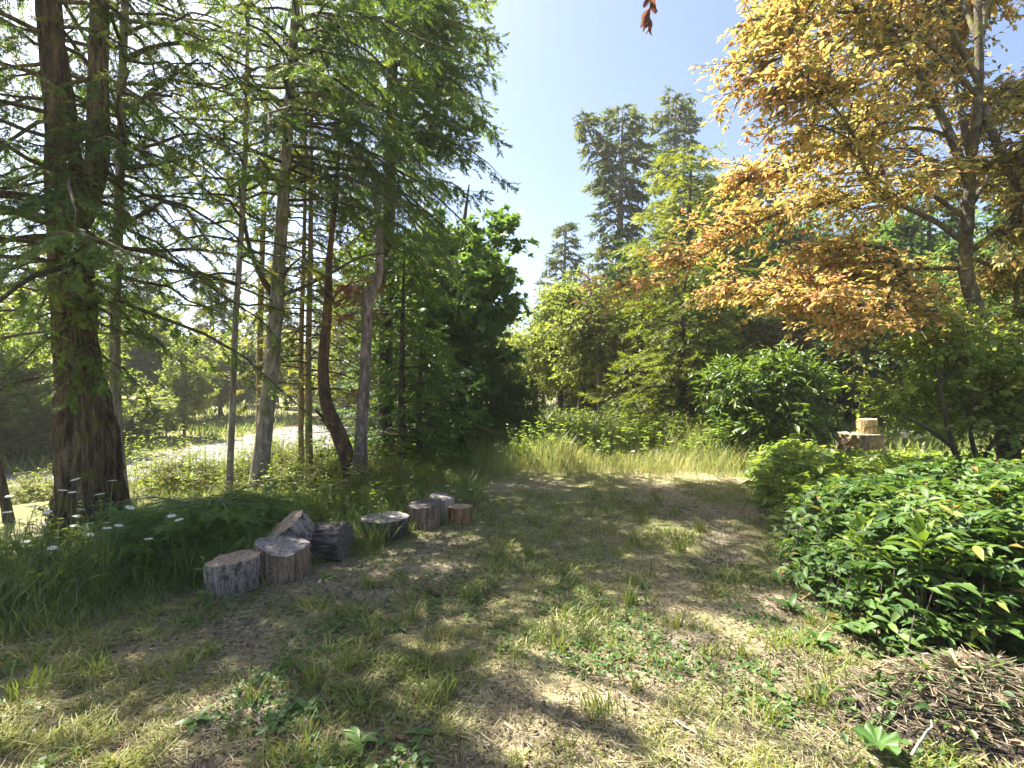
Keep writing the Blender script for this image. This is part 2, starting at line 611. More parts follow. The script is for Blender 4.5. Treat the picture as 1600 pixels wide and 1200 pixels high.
def lawn_masks(x, y):
    """green and straw cover of the mown lot, each 0..1"""
    g = fbm2(x, y, 1.15, 21.7, 4)
    s = fbm2(x, y, 0.85, 51.3, 4)
    g2 = fbm2(x, y, 4.2, 11.1, 2)
    x = np.asarray(x, float).ravel()
    y = np.asarray(y, float).ravel()
    track = np.exp(-((x - 1.75 - 0.1 * (y - 3)) / 0.4) ** 2) + 0.55 * np.exp(-((x + 0.85 - 0.13 * (y - 4)) / 0.45) ** 2)
    green = sstep(0.33, 0.52, g * 0.7 + g2 * 0.3 - 0.10 * track)
    straw = sstep(0.42, 0.62, s * 0.75 + 0.25 * g2) * (1 - 0.6 * np.clip(track, 0, 1))
    straw = np.maximum(straw, sstep(5.5, 8.0, y) * 0.7 * (x > -1.5))
    return green, straw


def ground_sheet():
    def axis(lo, hi, c, fine, grow):
        out = [c]
        s = fine
        while out[-1] < hi:
            out.append(out[-1] + s)
            if out[-1] > c + 4.5:
                s *= grow
        neg = [c]
        s = fine
        while neg[-1] > lo:
            neg.append(neg[-1] - s)
            if neg[-1] < c - 4.5:
                s *= grow
        return np.array(neg[::-1][:-1] + out)
    xs = axis(-200, 200, 0.0, 0.1, 1.08)
    ys = axis(-60, 300, 5.0, 0.1, 1.08)
    X, Y = np.meshgrid(xs, ys)
    x, y = X.ravel(), Y.ravel()
    z = hz(x, y)
    v = np.stack([x, y, z], 1)
    nx, ny = len(xs), len(ys)
    i = (np.arange(ny - 1)[:, None] * nx + np.arange(nx - 1)[None]).ravel()
    f = np.concatenate([np.stack([i, i + 1, i + nx + 1], 1), np.stack([i, i + nx + 1, i + nx], 1)])
    g = Geo()
    g.add(v, f)
    m, nt, out = new_mat('soil and dry grass')
    L = nt.links.new
    tc = nt.nodes.new('ShaderNodeTexCoord')

    def nz(scale, detail=5, rough=0.6):
        n = nt.nodes.new('ShaderNodeTexNoise')
        n.inputs['Scale'].default_value = scale
        n.inputs['Detail'].default_value = detail
        n.inputs['Roughness'].default_value = rough
        L(tc.outputs['Object'], n.inputs['Vector'])
        return n
    soil = ramp(nt, [(0.3, (0.05, 0.04, 0.03)), (0.46, (0.165, 0.138, 0.1)), (0.58, (0.32, 0.275, 0.19)), (0.75, (0.48, 0.42, 0.29))])
    L(nz(38, 6, 0.75).outputs[0], soil.inputs[0])
    straw = ramp(nt, [(0.3, (0.16, 0.125, 0.07)), (0.48, (0.36, 0.3, 0.17)), (0.68, (0.54, 0.47, 0.28))])
    L(nz(55, 5, 0.7).outputs[0], straw.inputs[0])
    green = ramp(nt, [(0.3, (0.05, 0.065, 0.022)), (0.48, (0.13, 0.155, 0.045)), (0.68, (0.27, 0.27, 0.1))])
    L(nz(48, 5, 0.7).outputs[0], green.inputs[0])

    def mix(a, b, attr):
        at = nt.nodes.new('ShaderNodeAttribute')
        at.attribute_name = attr
        n = nz(9, 4)
        ad = nt.nodes.new('ShaderNodeMath')
        ad.operation = 'MULTIPLY_ADD'
        ad.inputs[1].default_value = 0.9
        ad.inputs[2].default_value = -0.45
        L(n.outputs[0], ad.inputs[0])
        su = nt.nodes.new('ShaderNodeMath')
        su.operation = 'ADD'
        su.use_clamp = True
        L(at.outputs['Fac'], su.inputs[0])
        L(ad.outputs[0], su.inputs[1])
        x_ = nt.nodes.new('ShaderNodeMix')
        x_.data_type = 'RGBA'
        L(su.outputs[0], x_.inputs['Factor'])
        L(a, x_.inputs['A'])
        L(b, x_.inputs['B'])
        return x_.outputs['Result']
    c = mix(soil.outputs[0], straw.outputs[0], 'straw_cover')
    c = mix(c, green.outputs[0], 'green_cover')
    pr = nt.nodes.new('ShaderNodeBsdfPrincipled')
    pr.inputs['Roughness'].default_value = 0.95
    pr.inputs['Specular IOR Level'].default_value = 0.15
    L(c, pr.inputs['Base Color'])
    bp = nt.nodes.new('ShaderNodeBump')
    bp.inputs['Strength'].default_value = 0.8
    bp.inputs['Distance'].default_value = 0.03
    L(nz(30, 7, 0.75).outputs[0], bp.inputs['Height'])
    L(bp.outputs[0], pr.inputs['Normal'])
    L(pr.outputs[0], out.inputs[0])
    o = g.build('ground', m, smooth=True)
    gr, st = lawn_masks(x, y)
    for nm, val in (('green_cover', gr * 0.75), ('straw_cover', st)):
        a = o.data.attributes.new(nm, 'FLOAT', 'POINT')
        a.data.foreach_set('value', val.astype(np.float32))
    tag(o, kind='structure')


ground_sheet()

# the road, a ribbon lying on the ground
g = Geo()
tn = nrm(np.gradient(ROAD, axis=0))
nn = np.stack([-tn[:, 1], tn[:, 0]], 1)
cols = np.linspace(-ROAD_W, ROAD_W, 7)
rv = np.concatenate([np.column_stack([ROAD + nn * c_, np.full(len(ROAD), -0.85 + 0.035 + 0.02 * (1 - (c_ / ROAD_W) ** 2))]) for c_ in cols])
m_ = len(ROAD)
fr = []
for q in range(6):
    i = np.arange(m_ - 1) + q * m_
    fr += [np.stack([i, i + m_, i + m_ + 1], 1), np.stack([i, i + m_ + 1, i + 1], 1)]
g.add(rv, np.concatenate(fr)[:, ::-1])
M['road'] = bark_mat('worn pale asphalt', [(0.3, (0.11, 0.107, 0.1)), (0.5, (0.16, 0.155, 0.145)), (0.7, (0.22, 0.21, 0.195))], (2, 2, 2), 0.15, detail_scale=90)
tag(g.build('road', M['road'], smooth=True), kind='structure')
g = Geo()
for c0, c1 in ((ROAD_W - 0.1, ROAD_W + 0.55), (-ROAD_W - 0.55, -ROAD_W + 0.1)):
    jit = (fbm2(np.arange(m_), np.arange(m_) * 0, 0.5, 4.4) - 0.5) * 0.5
    a = np.column_stack([ROAD + nn * (c0 + (jit * 0 if c0 > 0 else jit))[:, None], np.full(m_, -0.85 + 0.025)])
    b = np.column_stack([ROAD + nn * (c1 + (jit if c0 > 0 else jit * 0))[:, None], np.full(m_, -0.85 + 0.02)])
    i = np.arange(m_ - 1)
    g.add(np.vstack([a, b]), np.concatenate([np.stack([i, i + m_, i + m_ + 1], 1), np.stack([i, i + m_ + 1, i + 1], 1)])[:, ::-1])
M['shoulder'] = bark_mat('gravel shoulder', [(0.3, (0.16, 0.12, 0.09)), (0.6, (0.32, 0.23, 0.16))], (8, 8, 8), 0.4, detail_scale=120)
tag(g.build('road_shoulder', M['shoulder'], smooth=True), kind='structure')

# ------------------------------------------------------------------ trees: conifers
TW_NEAR = [twig_tpl(15, 0.30, 0.085, 0.55, s) for s in (1, 2, 3)]
TW_MID = [twig_tpl(11, 0.36, 0.13, 0.6, s) for s in (4, 5, 6)]
TW_FAR = [twig_tpl(8, 0.46, 0.24, 0.7, s) for s in (7, 8, 9)]
UP = np.array([0.0, 0.0, 1.0])


class Stem:
    """a trunk line that can be asked for its place and radius at a height"""
    def __init__(s, pts, rad, n=40):
        a = smooth_path(np.column_stack([np.asarray(pts, float), np.asarray(rad, float)]), n)
        s.p, s.r = a[:, :3], np.maximum(a[:, 3], 0.003)

    def at(s, z):
        o = np.argsort(s.p[:, 2])
        zz = s.p[o, 2]
        return np.stack([np.interp(z, zz, s.p[o, k]) for k in range(3)], -1), np.interp(z, zz, s.r[o])


def needles(crown, p, d, L, tpl, tint, rng, jitter=0.14):
    sel = rng.integers(0, len(tpl), len(p))
    for k, t in enumerate(tpl):
        w = sel == k
        if w.any():
            R = frames(d[w], np.array([0.15, 0.1, 1.0]) + rng.normal(0, 0.35, (int(w.sum()), 3)))
            crown.place(t, p[w], R, L[w], tint[w], jitter, rng)


def conifer(stem, z0, z1, nb, Lf, seed, tl=0.25, tpl=None, lat_gap=0.2, droop=0.35, rise=0.2, hang=0.35, fill=1.0,
            tint0=0.45, wood_r=0.0085, base_clear=0.15, az=None, branch_geos=None, tint_var=0.16, spread=0.75, wood=None):
    rng = np.random.default_rng(seed)
    wood = wood or Geo()
    crown = Geo()
    tpl = tpl or TW_NEAR
    for i in range(nb):
        u = (i + rng.random()) / nb
        z = z0 + (z1 - z0) * u
        start, r_tr = stem.at(z)
        ph = i * 2.39996 + rng.normal(0, 0.35)
        if az is not None:
            ph = az[0] + (rng.random() * 2 - 1) * az[1]
        L = Lf(u) * rng.uniform(0.65, 1.15)
        if L < 0.12:
            continue
        h = np.array([math.cos(ph), math.sin(ph), 0])
        perp = np.array([-h[1], h[0], 0])
        bend = rng.normal(0, 0.18)
        s = np.linspace(0, 1, 7)
        rs = rise + rng.normal(0, 0.10)
        dr = droop * rng.uniform(0.6, 1.3)
        path = start + L * (h[None] * s[:, None] + perp[None] * (bend * s ** 2)[:, None] + UP[None] * (rs * s - dr * s ** 2)[:, None])
        path[1:-1] += rng.normal(0, 0.018 * L, (5, 3))
        bw = wood
        if branch_geos is not None and L > 0.9 and len(branch_geos) < 26:
            bw = Geo()
            branch_geos.append(bw)
        r0 = min(wood_r * L + 0.005, r_tr * 0.6 + 0.004)
        tube(bw, path, r0 * (1 - s) ** 0.8 + 0.003, 5, rng.random())
        K = max(2, int(L / lat_gap * fill))
        sk = base_clear + (1 - base_clear) * (np.arange(K) + rng.random(K)) / K
        ps = np.stack([np.interp(sk, s, path[:, k]) for k in range(3)], 1)
        side = np.where(np.arange(K) % 2, 1.0, -1.0)
        tan = nrm(np.stack([np.interp(sk, s, np.gradient(path[:, k])) for k in range(3)], 1))
        ld = nrm(tan * rng.uniform(0.5, 0.95, (K, 1)) + perp[None] * side[:, None] * rng.uniform(0.5, 1, (K, 1)) * spread / 0.75 - UP[None] * hang * rng.uniform(0.1, 1.2, (K, 1)))
        ll = (0.36 * L * (1 - sk) + 0.45 * tl) * rng.uniform(0.5, 1.25, K) + 0.25 * tl
        pe = ps + ld * ll[:, None] - UP[None] * (hang * 0.3 * ll)[:, None]
        strips(wood, ps, pe, 0.002 + 0.0025 * ll, rng.random(K))
        nt_ = np.maximum(3, (ll / (tl * 0.3)).astype(int) + 2)
        idx = np.repeat(np.arange(K), nt_)
        t = rng.random(len(idx))
        tp = ps[idx] + (pe - ps)[idx] * t[:, None]
        lp = nrm(np.cross(ld, UP[None] + 1e-3))
        sd = np.where(rng.random(len(idx)) < 0.5, 1.0, -1.0)
        td = nrm(ld[idx] * rng.uniform(0.55, 1.0, (len(idx), 1)) + lp[idx] * (sd * rng.uniform(0.2, 0.8, len(idx)))[:, None] - UP[None] * hang * rng.uniform(-0.1, 0.9, (len(idx), 1)))
        tL = tl * rng.uniform(0.6, 1.15, len(idx)) * (1 - 0.3 * t)
        bt = tint0 + rng.normal(0, tint_var)
        needles(crown, tp, td, tL, tpl, bt + rng.normal(0, 0.08, len(idx)) + 0.2 * (t - 0.5), rng)
        n2 = 3
        needles(crown, np.repeat(path[-1:], n2, 0), nrm(tan[-1:] + rng.normal(0, 0.35, (n2, 3))), np.full(n2, tl), tpl, np.full(n2, bt + 0.1), rng)
    return wood, crown


def deep_bark(seed, amp=0.13, f=26):
    def b(a, s, pts):
        A, Z = np.meshgrid(a, pts[:, 2])
        q = np.stack([np.cos(A).ravel() * f * 0.16, np.sin(A).ravel() * f * 0.16, Z.ravel() * 0.9 + seed], 1)
        w = fbm(np.column_stack([q[:, 0] * 0.6, q[:, 1] * 0.6, q[:, 2] * 1.6]) + 40, 2) * 2.2
        r = 1 - np.abs(2 * fbm(q * np.array([1.7, 1.7, 1.0]) + w[:, None], 3) - 1) * 2
        r = r + 0.5 * (fbm(q * np.array([4, 4, 5.0]), 2) - 0.5)
        return 1 - amp * (r.reshape(A.shape) - 0.35)
    return b


def stem_px(list_, Y, px_r, extra=None, n=40, dY=None):
    pts = []
    for k, (x, y) in enumerate(list_):
        yy = Y + (dY[k] if dY else 0)
        pts.append(P(x, y, yy))
    rad = [r / 800 * Y * math.cos(math.atan((q[0] - 800) / 800)) for r, q in zip(px_r, list_)]
    pts[0][2] = hz1(pts[0][0], pts[0][1]) - 0.08
    if extra:
        for dx, dy, z, r in extra:
            pts.append(np.array([pts[-1][0] + dx, pts[-1][1] + dy, z]))
            rad.append(r)
    return Stem(pts, rad, n)


def plant_tree(name, label, cat, stem, wood, crown, bark, leaf, group=None, sides=14, bump=None, branch_geos=None, flare=True, crown_name='crown'):
    b = stem.p[0]
    t = thing(name, label, cat, (b[0], b[1], b[2] + 0.08), group)
    g_ = Geo()
    r = stem.r.copy()
    if flare:
        zz = stem.p[:, 2] - b[2]
        r = r * (1 + 0.22 * np.exp(-zz / (2.2 * r[0] + 0.05)))
    tube(g_, stem.p, r, sides, 0.5, True, bump)
    split = wood and wood.n and leaf in (M['fir'], M['fir_dry']) and name != 'fir_tree'
    if wood and not split:
        g_.merge(wood)
    g_.build('trunk', bark, t, smooth=True)
    if split:
        wood.build('branchwork', M['bark_branch'], t, smooth=True, kind='stuff')
    if branch_geos:
        for q in branch_geos:
            q.build('branch', M['bark_branch'], t, smooth=True)
    if crown is not None and crown.n:
        crown.build(crown_name, leaf, t)
    return t


# --- the big forked fir on the left
st = stem_px([(146, 848), (140, 770), (138, 700), (126, 600), (116, 500), (109, 400), (101, 300), (96, 200), (86, 100), (72, -40)], 5.0,
             [60, 52, 49, 40, 36, 34, 31, 27, 24, 21], [(-0.3, 0.1, 9, 0.1), (-0.1, 0.1, 12, 0.05)], n=150)
wood = Geo()
fork = np.array([P(121, 350, 5.05), P(140, 300, 5.1), P(152, 250, 5.1), P(153, 150, 5.1), P(156, 0, 5.15), P(160, -150, 5.2), P(165, -400, 5.2)])
tube(wood, smooth_path(fork, 60), np.linspace(0.115, 0.065, 60), 28, 0.5, True, deep_bark(5.0, 0.10))
for a in ([(85, 348), (50, 340), (10, 325), (-40, 312)], [(85, 372), (40, 372), (-20, 380)], [(60, 590), (20, 600), (-20, 615)]):
    pts = smooth_path([P(x, y, 5.0 - 0.15 * k) for k, (x, y) in enumerate(a)], 14)
    tube(wood, pts, np.linspace(0.05 if a[0][1] < 500 else 0.02, 0.012, 14), 8, 0.5)
bgs = []
_, crown = conifer(st, 2.3, 7.6, 68, lambda u: 2.3 - 0.8 * u, 11, tl=0.22, lat_gap=0.15, droop=0.5, rise=0.1, hang=0.55, fill=0.9, tint0=0.36, branch_geos=bgs, wood=wood)
_, c2 = conifer(st, 1.7, 4.2, 46, lambda u: 0.75, 12, tl=0.15, lat_gap=0.11, droop=0.6, rise=0.1, hang=0.5, az=(-0.7, 0.9), tint0=0.5, wood=wood)
crown.merge(c2)
plant_tree('fir_tree', 'massive old fir with deeply furrowed bark and a forked trunk beside the daisies', 'tree', st, wood, crown, M['bark_fir'], M['fir'], sides=140, bump=deep_bark(1.0, 0.2, 40), branch_geos=bgs)

# --- slim grey fir close behind it
st = stem_px([(193, 800), (184, 700), (180, 600), (180, 500), (183, 400), (187, 300), (190, 200), (192, 100), (195, 0)], 5.7,
             [15, 11, 9.5, 9, 9, 8, 7.5, 7, 6.5], [(0.05, 0, 8.5, 0.03), (0.02, 0, 10.5, 0.012)])
bgs = []
wood, crown = conifer(st, 2.7, 6.9, 42, lambda u: 2.3 - 0.8 * u, 21, tl=0.2, lat_gap=0.19, droop=0.42, rise=0.22, hang=0.6, fill=0.75, tint0=0.48, branch_geos=bgs)
for a in ([(192, 95), (235, 75), (290, 68), (350, 88), (400, 110)], [(228, 150), (265, 122), (310, 92)], [(196, 262), (250, 256), (330, 235)]):
    q = Geo()
    tube(q, smooth_path([P(x, y, 5.65) for x, y in a], 14), np.linspace(0.032, 0.01, 14), 7, 0.5)
    bgs.append(q)
    pa = smooth_path([P(x, y, 5.65) for x, y in a], 26)
    rr = np.random.default_rng(int(a[0][0]))
    d = nrm(np.stack([rr.normal(0, 0.6, 26), rr.normal(0, 0.6, 26), rr.normal(-0.35, 0.4, 26)], 1))
    needles(crown, pa, d, rr.uniform(0.14, 0.26, 26), TW_NEAR, rr.uniform(0.3, 0.7, 26), rr)
plant_tree('slim_fir_tree', 'slim grey fir trunk pressed close against the big forked fir', 'tree', st, wood, crown, M['bark_grey'], M['fir_dry'], branch_geos=bgs)

# --- dark leaning trunk at the left edge
st = stem_px([(16, 828), (4, 760), (-12, 690), (-30, 600)], 5.6, [10, 8, 7, 6], [(-0.2, 0, 5, 0.03), (-0.1, 0, 7, 0.01)])
wood, crown = conifer(st, 1.8, 6.8, 40, lambda u: 1.9 - u, 31, tl=0.22, fill=1.0, hang=0.5)
plant_tree('leaning_tree', 'dark leaning trunk cut by the left edge of the photo', 'tree', st, wood, crown, M['bark_dark'], M['fir'])

# --- thin pole of a tree
st = stem_px([(357, 800), (360, 720), (364, 620), (368, 500), (376, 380), (383, 250), (386, 120), (388, 0)], 6.4, [7, 5.5, 5.2, 5, 4.6, 4.2, 3.6, 3], [(0.05, 0, 8.0, 0.008)])
wood, crown = conifer(st, 2.4, 7.1, 42, lambda u: 1.35 - 0.6 * u, 41, tl=0.17, lat_gap=0.17, droop=0.3, rise=0.15, hang=0.5, fill=0.7, tint0=0.5, base_clear=0.3)
plant_tree('thin_fir_tree', 'thin pole straight dark fir stem between the big fir and the leaning grey fir', 'tree', st, wood, crown, M['bark_grey'], M['fir_dry'])

# --- leaning grey fir with the long limb
st = stem_px([(402, 780), (408, 720), (417, 640), (430, 500), (440, 350), (450, 200), (460, 40), (469, -80)], 6.9, [17, 14, 12.5, 11.5, 10, 8.5, 7, 6],
             [(0.1, 0, 8.6, 0.03), (0.05, 0, 9.3, 0.01)])
bgs = []
wood, crown = conifer(st, 3.9, 7.5, 46, lambda u: 2.4 - 0.9 * u, 51, tl=0.21, lat_gap=0.13, droop=0.5, rise=0.14, hang=0.6, fill=1.0, tint0=0.52, branch_geos=bgs)
_, c2 = conifer(st, 4.2, 7.4, 22, lambda u: 2.9 - 0.8 * u, 53, tl=0.22, lat_gap=0.15, droop=0.55, rise=0.05, hang=0.6, fill=1.15, tint0=0.42, az=(-0.25, 0.55), wood=wood)
crown.merge(c2)
for a, r in (([(425, 460), (405, 425), (388, 380), (375, 300), (372, 262)], 0.045), ([(430, 465), (470, 450), (520, 425), (562, 402), (600, 396)], 0.03), ([(432, 450), (455, 415), (480, 395)], 0.02)):
    q = Geo()
    tube(q, smooth_path([P(x, y, 6.9 - 0.05 * k) for k, (x, y) in enumerate(a)], 16), np.linspace(r, 0.01, 16), 7, 0.5)
    bgs.append(q)
plant_tree('leaning_fir_tree', 'grey fir trunk leaning right with a forked limb and a heavy crown', 'tree', st, wood, crown, M['bark_grey'], M['fir'], branch_geos=bgs)

# --- thin tan stem behind it
st = stem_px([(404, 745), (405, 640), (407, 480), (412, 330), (416, 200)], 8.2, [5.5, 5, 4.8, 4.2, 3.5], [(0.05, 0, 7.5, 0.01)])
wood, crown = conifer(st, 3.2, 7.3, 34, lambda u: 1.3 - 0.8 * u, 61, tl=0.2, lat_gap=0.2, fill=0.6, tint0=0.6, tpl=TW_MID)
plant_tree('young_fir_tree', 'thin tan fir stem just behind the leaning grey fir', 'tree', st, wood, crown, M['bark_tan'], M['fir_dry'])

# --- two slim stems side by side, short foliage
for k, (lst, rr_, lab, sd) in enumerate((([(471, 765), (470, 640), (471, 520), (474, 420), (476, 330)], [4.6, 4.4, 4, 3.4, 2.8], 'thinner left one of two slim tan stems left of the red barked trunk', 71),
                                        ([(484, 768), (482, 640), (482, 540), (485, 400), (486, 280)], [6.5, 5.5, 5, 4.2, 3.2], 'thicker right one of two slim tan stems left of the red barked trunk', 73))):
    st = stem_px(lst, 8.0 - 0.2 * k, rr_, [(0.03, 0, 6.2 + k, 0.01)])
    wood, crown = conifer(st, 1.4, 6.1 + k, 62, lambda u: 1.1 - 0.5 * u, sd, tl=0.2, lat_gap=0.19, fill=0.75, tint0=0.62, tpl=TW_MID, hang=0.4, droop=0.3, rise=0.05)
    plant_tree('slim_tree', lab, 'tree', st, wood, crown, M['bark_tan'], M['fir_dry'], group='pair of slim stems')

# --- red barked arbutus, crooked
st = stem_px([(552, 782), (547, 730), (530, 680), (510, 630), (505, 570), (511, 500), (513, 450), (516, 390), (526, 300), (530, 220)], 7.2, [16, 13, 12, 10.5, 9, 7.5, 6, 5, 3.5, 2], None, n=60)
wood = Geo()
for a, r in (([(514, 660), (500, 648), (492, 640)], 0.03), ([(512, 480), (530, 455), (552, 440)], 0.025), ([(526, 680), (508, 660), (500, 655)], 0.05)):
    tube(wood, smooth_path([P(x, y, 7.2) for x, y in a], 10), np.linspace(r, 0.012, 10), 7, 0.5, True)
plant_tree('arbutus_tree', 'crooked tree with dark peeling red bark bending left at its foot', 'tree', st, wood, None, M['bark_red'], M['red_dead'], bump=deep_bark(8, 0.1), sides=28)

# --- purple grey snag with a kinked broken top and dead red needles
st = stem_px([(562, 775), (563, 700), (569, 600), (573, 520), (576, 468), (590, 436), (593, 390), (591, 335), (590, 298)], 7.0, [15, 10.5, 9, 8.5, 9.5, 7.5, 6.5, 5.5, 4.5], None, n=80)
wood, crown = conifer(st, 2.45, 3.0, 16, lambda u: 0.42, 91, tl=0.16, lat_gap=0.09, fill=1.0, tint0=0.5, az=(2.8, 1.0), hang=0.3)
for a, r in (([(566, 520), (540, 505), (500, 490)], 0.02), ([(590, 330), (582, 315), (576, 310)], 0.02), ([(572, 470), (560, 458), (548, 455)], 0.025), ([(569, 620), (585, 605), (598, 600)], 0.012)):
    tube(wood, smooth_path([P(x, y, 7.0) for x, y in a], 10), np.linspace(r, 0.008, 10), 6, 0.5, True)
plant_tree('dead_tree', 'purple grey snag with a kinked broken top and rusty dead needles', 'tree', st, wood, crown, M['bark_purple'], M['red_dead'], bump=deep_bark(12, 0.12), sides=36, crown_name='dead_needles')

# --- tall fir whose boughs reach out over the sky
st = Stem([(-2.35, 9.4, -0.1), (-2.3, 9.4, 3), (-2.2, 9.4, 7), (-2.15, 9.4, 9), (-2.1, 9.4, 10.4)], [0.14, 0.12, 0.1, 0.06, 0.02])
bgs = []
wood, crown = conifer(st, 2.6, 9.2, 66, lambda u: 1.35 + 0.5 * min(1, 1.8 * u) - 0.5 * max(0, u - 0.7), 101, tl=0.27, lat_gap=0.13, droop=0.42, rise=0.12, hang=0.7, fill=1.1, tint0=0.68, tpl=TW_MID, branch_geos=bgs)
_, c2 = conifer(st, 5.5, 8.9, 30, lambda u: 1.85 - 0.5 * abs(u - 0.5), 103, tl=0.27, lat_gap=0.11, droop=0.45, rise=0.3, hang=0.45, fill=1.2, tint0=0.72, tpl=TW_MID, az=(-0.35, 0.75), wood=wood)
crown.merge(c2)
plant_tree('tall_fir_tree', 'tall fir with layered drooping boughs reaching right into the blue sky', 'tree', st, wood, crown, M['bark_dark'], M['fir'], branch_geos=bgs)

# ------------------------------------------------------------------ broadleaf trees and shrubs
LEAF = leaf2()
LEAF_NARROW = leaf2(0.3, 0.05, 0.12)
LEAF_WIDE = leaf2(0.75, 0.1, 0.12)
FINE = leaf_fine(0.33, 0.05, 0.24)
MAPLE = maple_leaf()


def leafy(ells, nclump, seed, leaf=LEAF, size=0.1, tw=4, tw_len=0.4, per=9, root=None, wood_r=0.02, tint0=0.5, flat=0.5, shell=0.45, droop=0.3,
          tint_var=0.15, min_z=None, gap=0.38, wood=None, gapscale=1.1, limb_n=None, singles=0):
    """foliage through a volume made of many overlapping ellipsoids: clumps of twigs, leaves along the twigs"""
    rng = np.random.default_rng(seed)
    wood = wood or Geo()
    crown = Geo()
    ce = np.array([e[:3] for e in ells], float)
    ra = np.array([e[3:6] for e in ells], float)
    wt = np.prod(ra, 1) ** (2 / 3)
    k = rng.choice(len(ells), nclump * 3, p=wt / wt.sum())
    d = nrm(rng.normal(0, 1, (nclump * 3, 3)))
    rr = (shell + (1 - shell) * rng.random(nclump * 3)) ** 0.7
    c = ce[k] + d * ra[k] * rr[:, None]
    keep = fbm(c * gapscale + seed * 1.7, 2) > gap
    if min_z is not None:
        keep &= c[:, 2] > min_z
    c, d = c[keep][:nclump], d[keep][:nclump]
    n = len(c)
    if root is not None:
        rz = np.clip(c[:, 2] - 0.25 * np.linalg.norm(c[:, :2] - root.p[0, :2], axis=1) - 0.2, root.p[0, 2] + 0.05, root.p[-1, 2])
        sp, _ = root.at(rz)
        take = rng.permutation(n)[: (limb_n or max(12, n // 4))]
        for q in take:
            mid = (sp[q] * 0.45 + c[q] * 0.55) + np.array([0, 0, 0.10 * np.linalg.norm(c[q] - sp[q])]) + rng.normal(0, 0.05, 3)
            pth = smooth_path([sp[q], mid, c[q]], 6)
            tube(wood, pth, np.linspace(wood_r, wood_r * 0.25, 6), 4, rng.random())
    idx = np.repeat(np.arange(n), tw)
    td = nrm(d[idx] * 0.8 + rng.normal(0, 0.7, (n * tw, 3)) * np.array([1, 1, flat]) + UP * 0.1)
    tL = tw_len * rng.uniform(0.5, 1.2, n * tw)
    p0 = c[idx] + rng.normal(0, 0.12 * tw_len, (n * tw, 3))
    p1 = p0 + td * tL[:, None] - UP * (droop * 0.3 * tL)[:, None]
    strips(wood, p0, p1, 0.0035 + 0.003 * tw_len, 0.5)
    ct = tint0 + rng.normal(0, tint_var, n)
    j = np.repeat(np.arange(n * tw), per)
    t = rng.random(len(j))
    lp = p0[j] + (p1 - p0)[j] * t[:, None] + rng.normal(0, 0.03 * tw_len, (len(j), 3))
    ld = nrm(td[j] * 0.7 + rng.normal(0, 0.65, (len(j), 3)) * np.array([1, 1, 0.6]) - UP * droop)
    up = UP + rng.normal(0, 0.45, (len(j), 3)) + 0.25 * d[idx[j]]
    s = size * rng.uniform(0.55, 1.2, len(j))
    tint = ct[idx[j]] + rng.normal(0, 0.13, len(j))
    Rl = frames(ld, up)
    rest_ = np.ones(len(j), bool)
    leafy.big = None
    if singles:
        dv = lp - np.array([0, 0, CAM_H])
        di = np.linalg.norm(dv, axis=1)
        out_ = np.einsum('ni,ni->n', lp - ce[k[keep][:nclump]][idx[j]], -dv) > 0
        sc_ = np.where(out_ & (np.abs(dv[:, 0] / dv[:, 1]) < 0.97), s * (0.3 + np.abs(np.einsum('ni,ni->n', Rl[:, :, 2], dv / di[:, None]))) / di, 0)
        b_ = np.argsort(-sc_)[:singles]
        rest_[b_] = False
        leafy.big = (lp[b_], Rl[b_], s[b_], tint[b_])
    crown.place(leaf, lp[rest_], Rl[rest_], s[rest_], tint[rest_])
    return wood, crown


def leaf_parts(tpl, mat, parent, pos, R, size, tint, name='leaf', nvar=8):
    """single leaves as parts, sharing a few meshes that differ only in leaf colour"""
    ms = []
    for k in range(nvar):
        gg = Geo()
        gg.add(tpl[0], tpl[1], (k + 0.5) / nvar)
        ms.append(gg.mesh(name, mat, smooth=True))
    off = parent_world(parent)
    for p_, r_, s_, t_ in zip(pos, R, size, tint):
        o = bpy.data.objects.new(name, ms[int(min(nvar - 1, max(0, t_ * nvar)))])
        C.objects.link(o)
        o.parent = parent
        m4 = Matrix([list(r_[0] * s_) + [p_[0] - off[0]], list(r_[1] * s_) + [p_[1] - off[1]], list(r_[2] * s_) + [p_[2] - off[2]], [0, 0, 0, 1]])
        o.matrix_local = m4


def lobes(center, r, n, seed, small=0.45, flat=1.0):
    """an uneven outline: n ellipsoids scattered through a bigger one"""
    rng = np.random.default_rng(seed)
    c, r = np.asarray(center, float), np.asarray(r, float)
    out = []
    for i in range(n):
        d = nrm(rng.normal(0, 1, 3))
        k = rng.uniform(0.3, 0.8)
        q = small * rng.uniform(0.65, 1.3)
        out.append((*(c + d * r * k), r[0] * q, r[1] * q, r[2] * q * flat))
    return out


# --- dark maple in the middle
st = Stem([(-2.2, 13.2, -0.1), (-2.1, 13.2, 1.5), (-1.7, 13.1, 3.2), (-1.3, 13.1, 5.2), (-1.1, 13.1, 6.6)], [0.17, 0.15, 0.12, 0.07, 0.02])
wood, crown = leafy(lobes((-1.3, 13.1, 3.6), (1.8, 1.9, 3.1), 34, 5, 0.32), 800, 201, MAPLE, 0.2, 4, 0.5, 7, st, 0.03, 0.48, min_z=0.6, gap=0.44, gapscale=0.9, singles=200)
t = plant_tree('maple_tree', 'dense dark green broadleaf tree standing against the sky gap', 'tree', st, wood, crown, M['bark_dark'], M['maple'])
leaf_parts(MAPLE, M['maple'], t, *leafy.big)

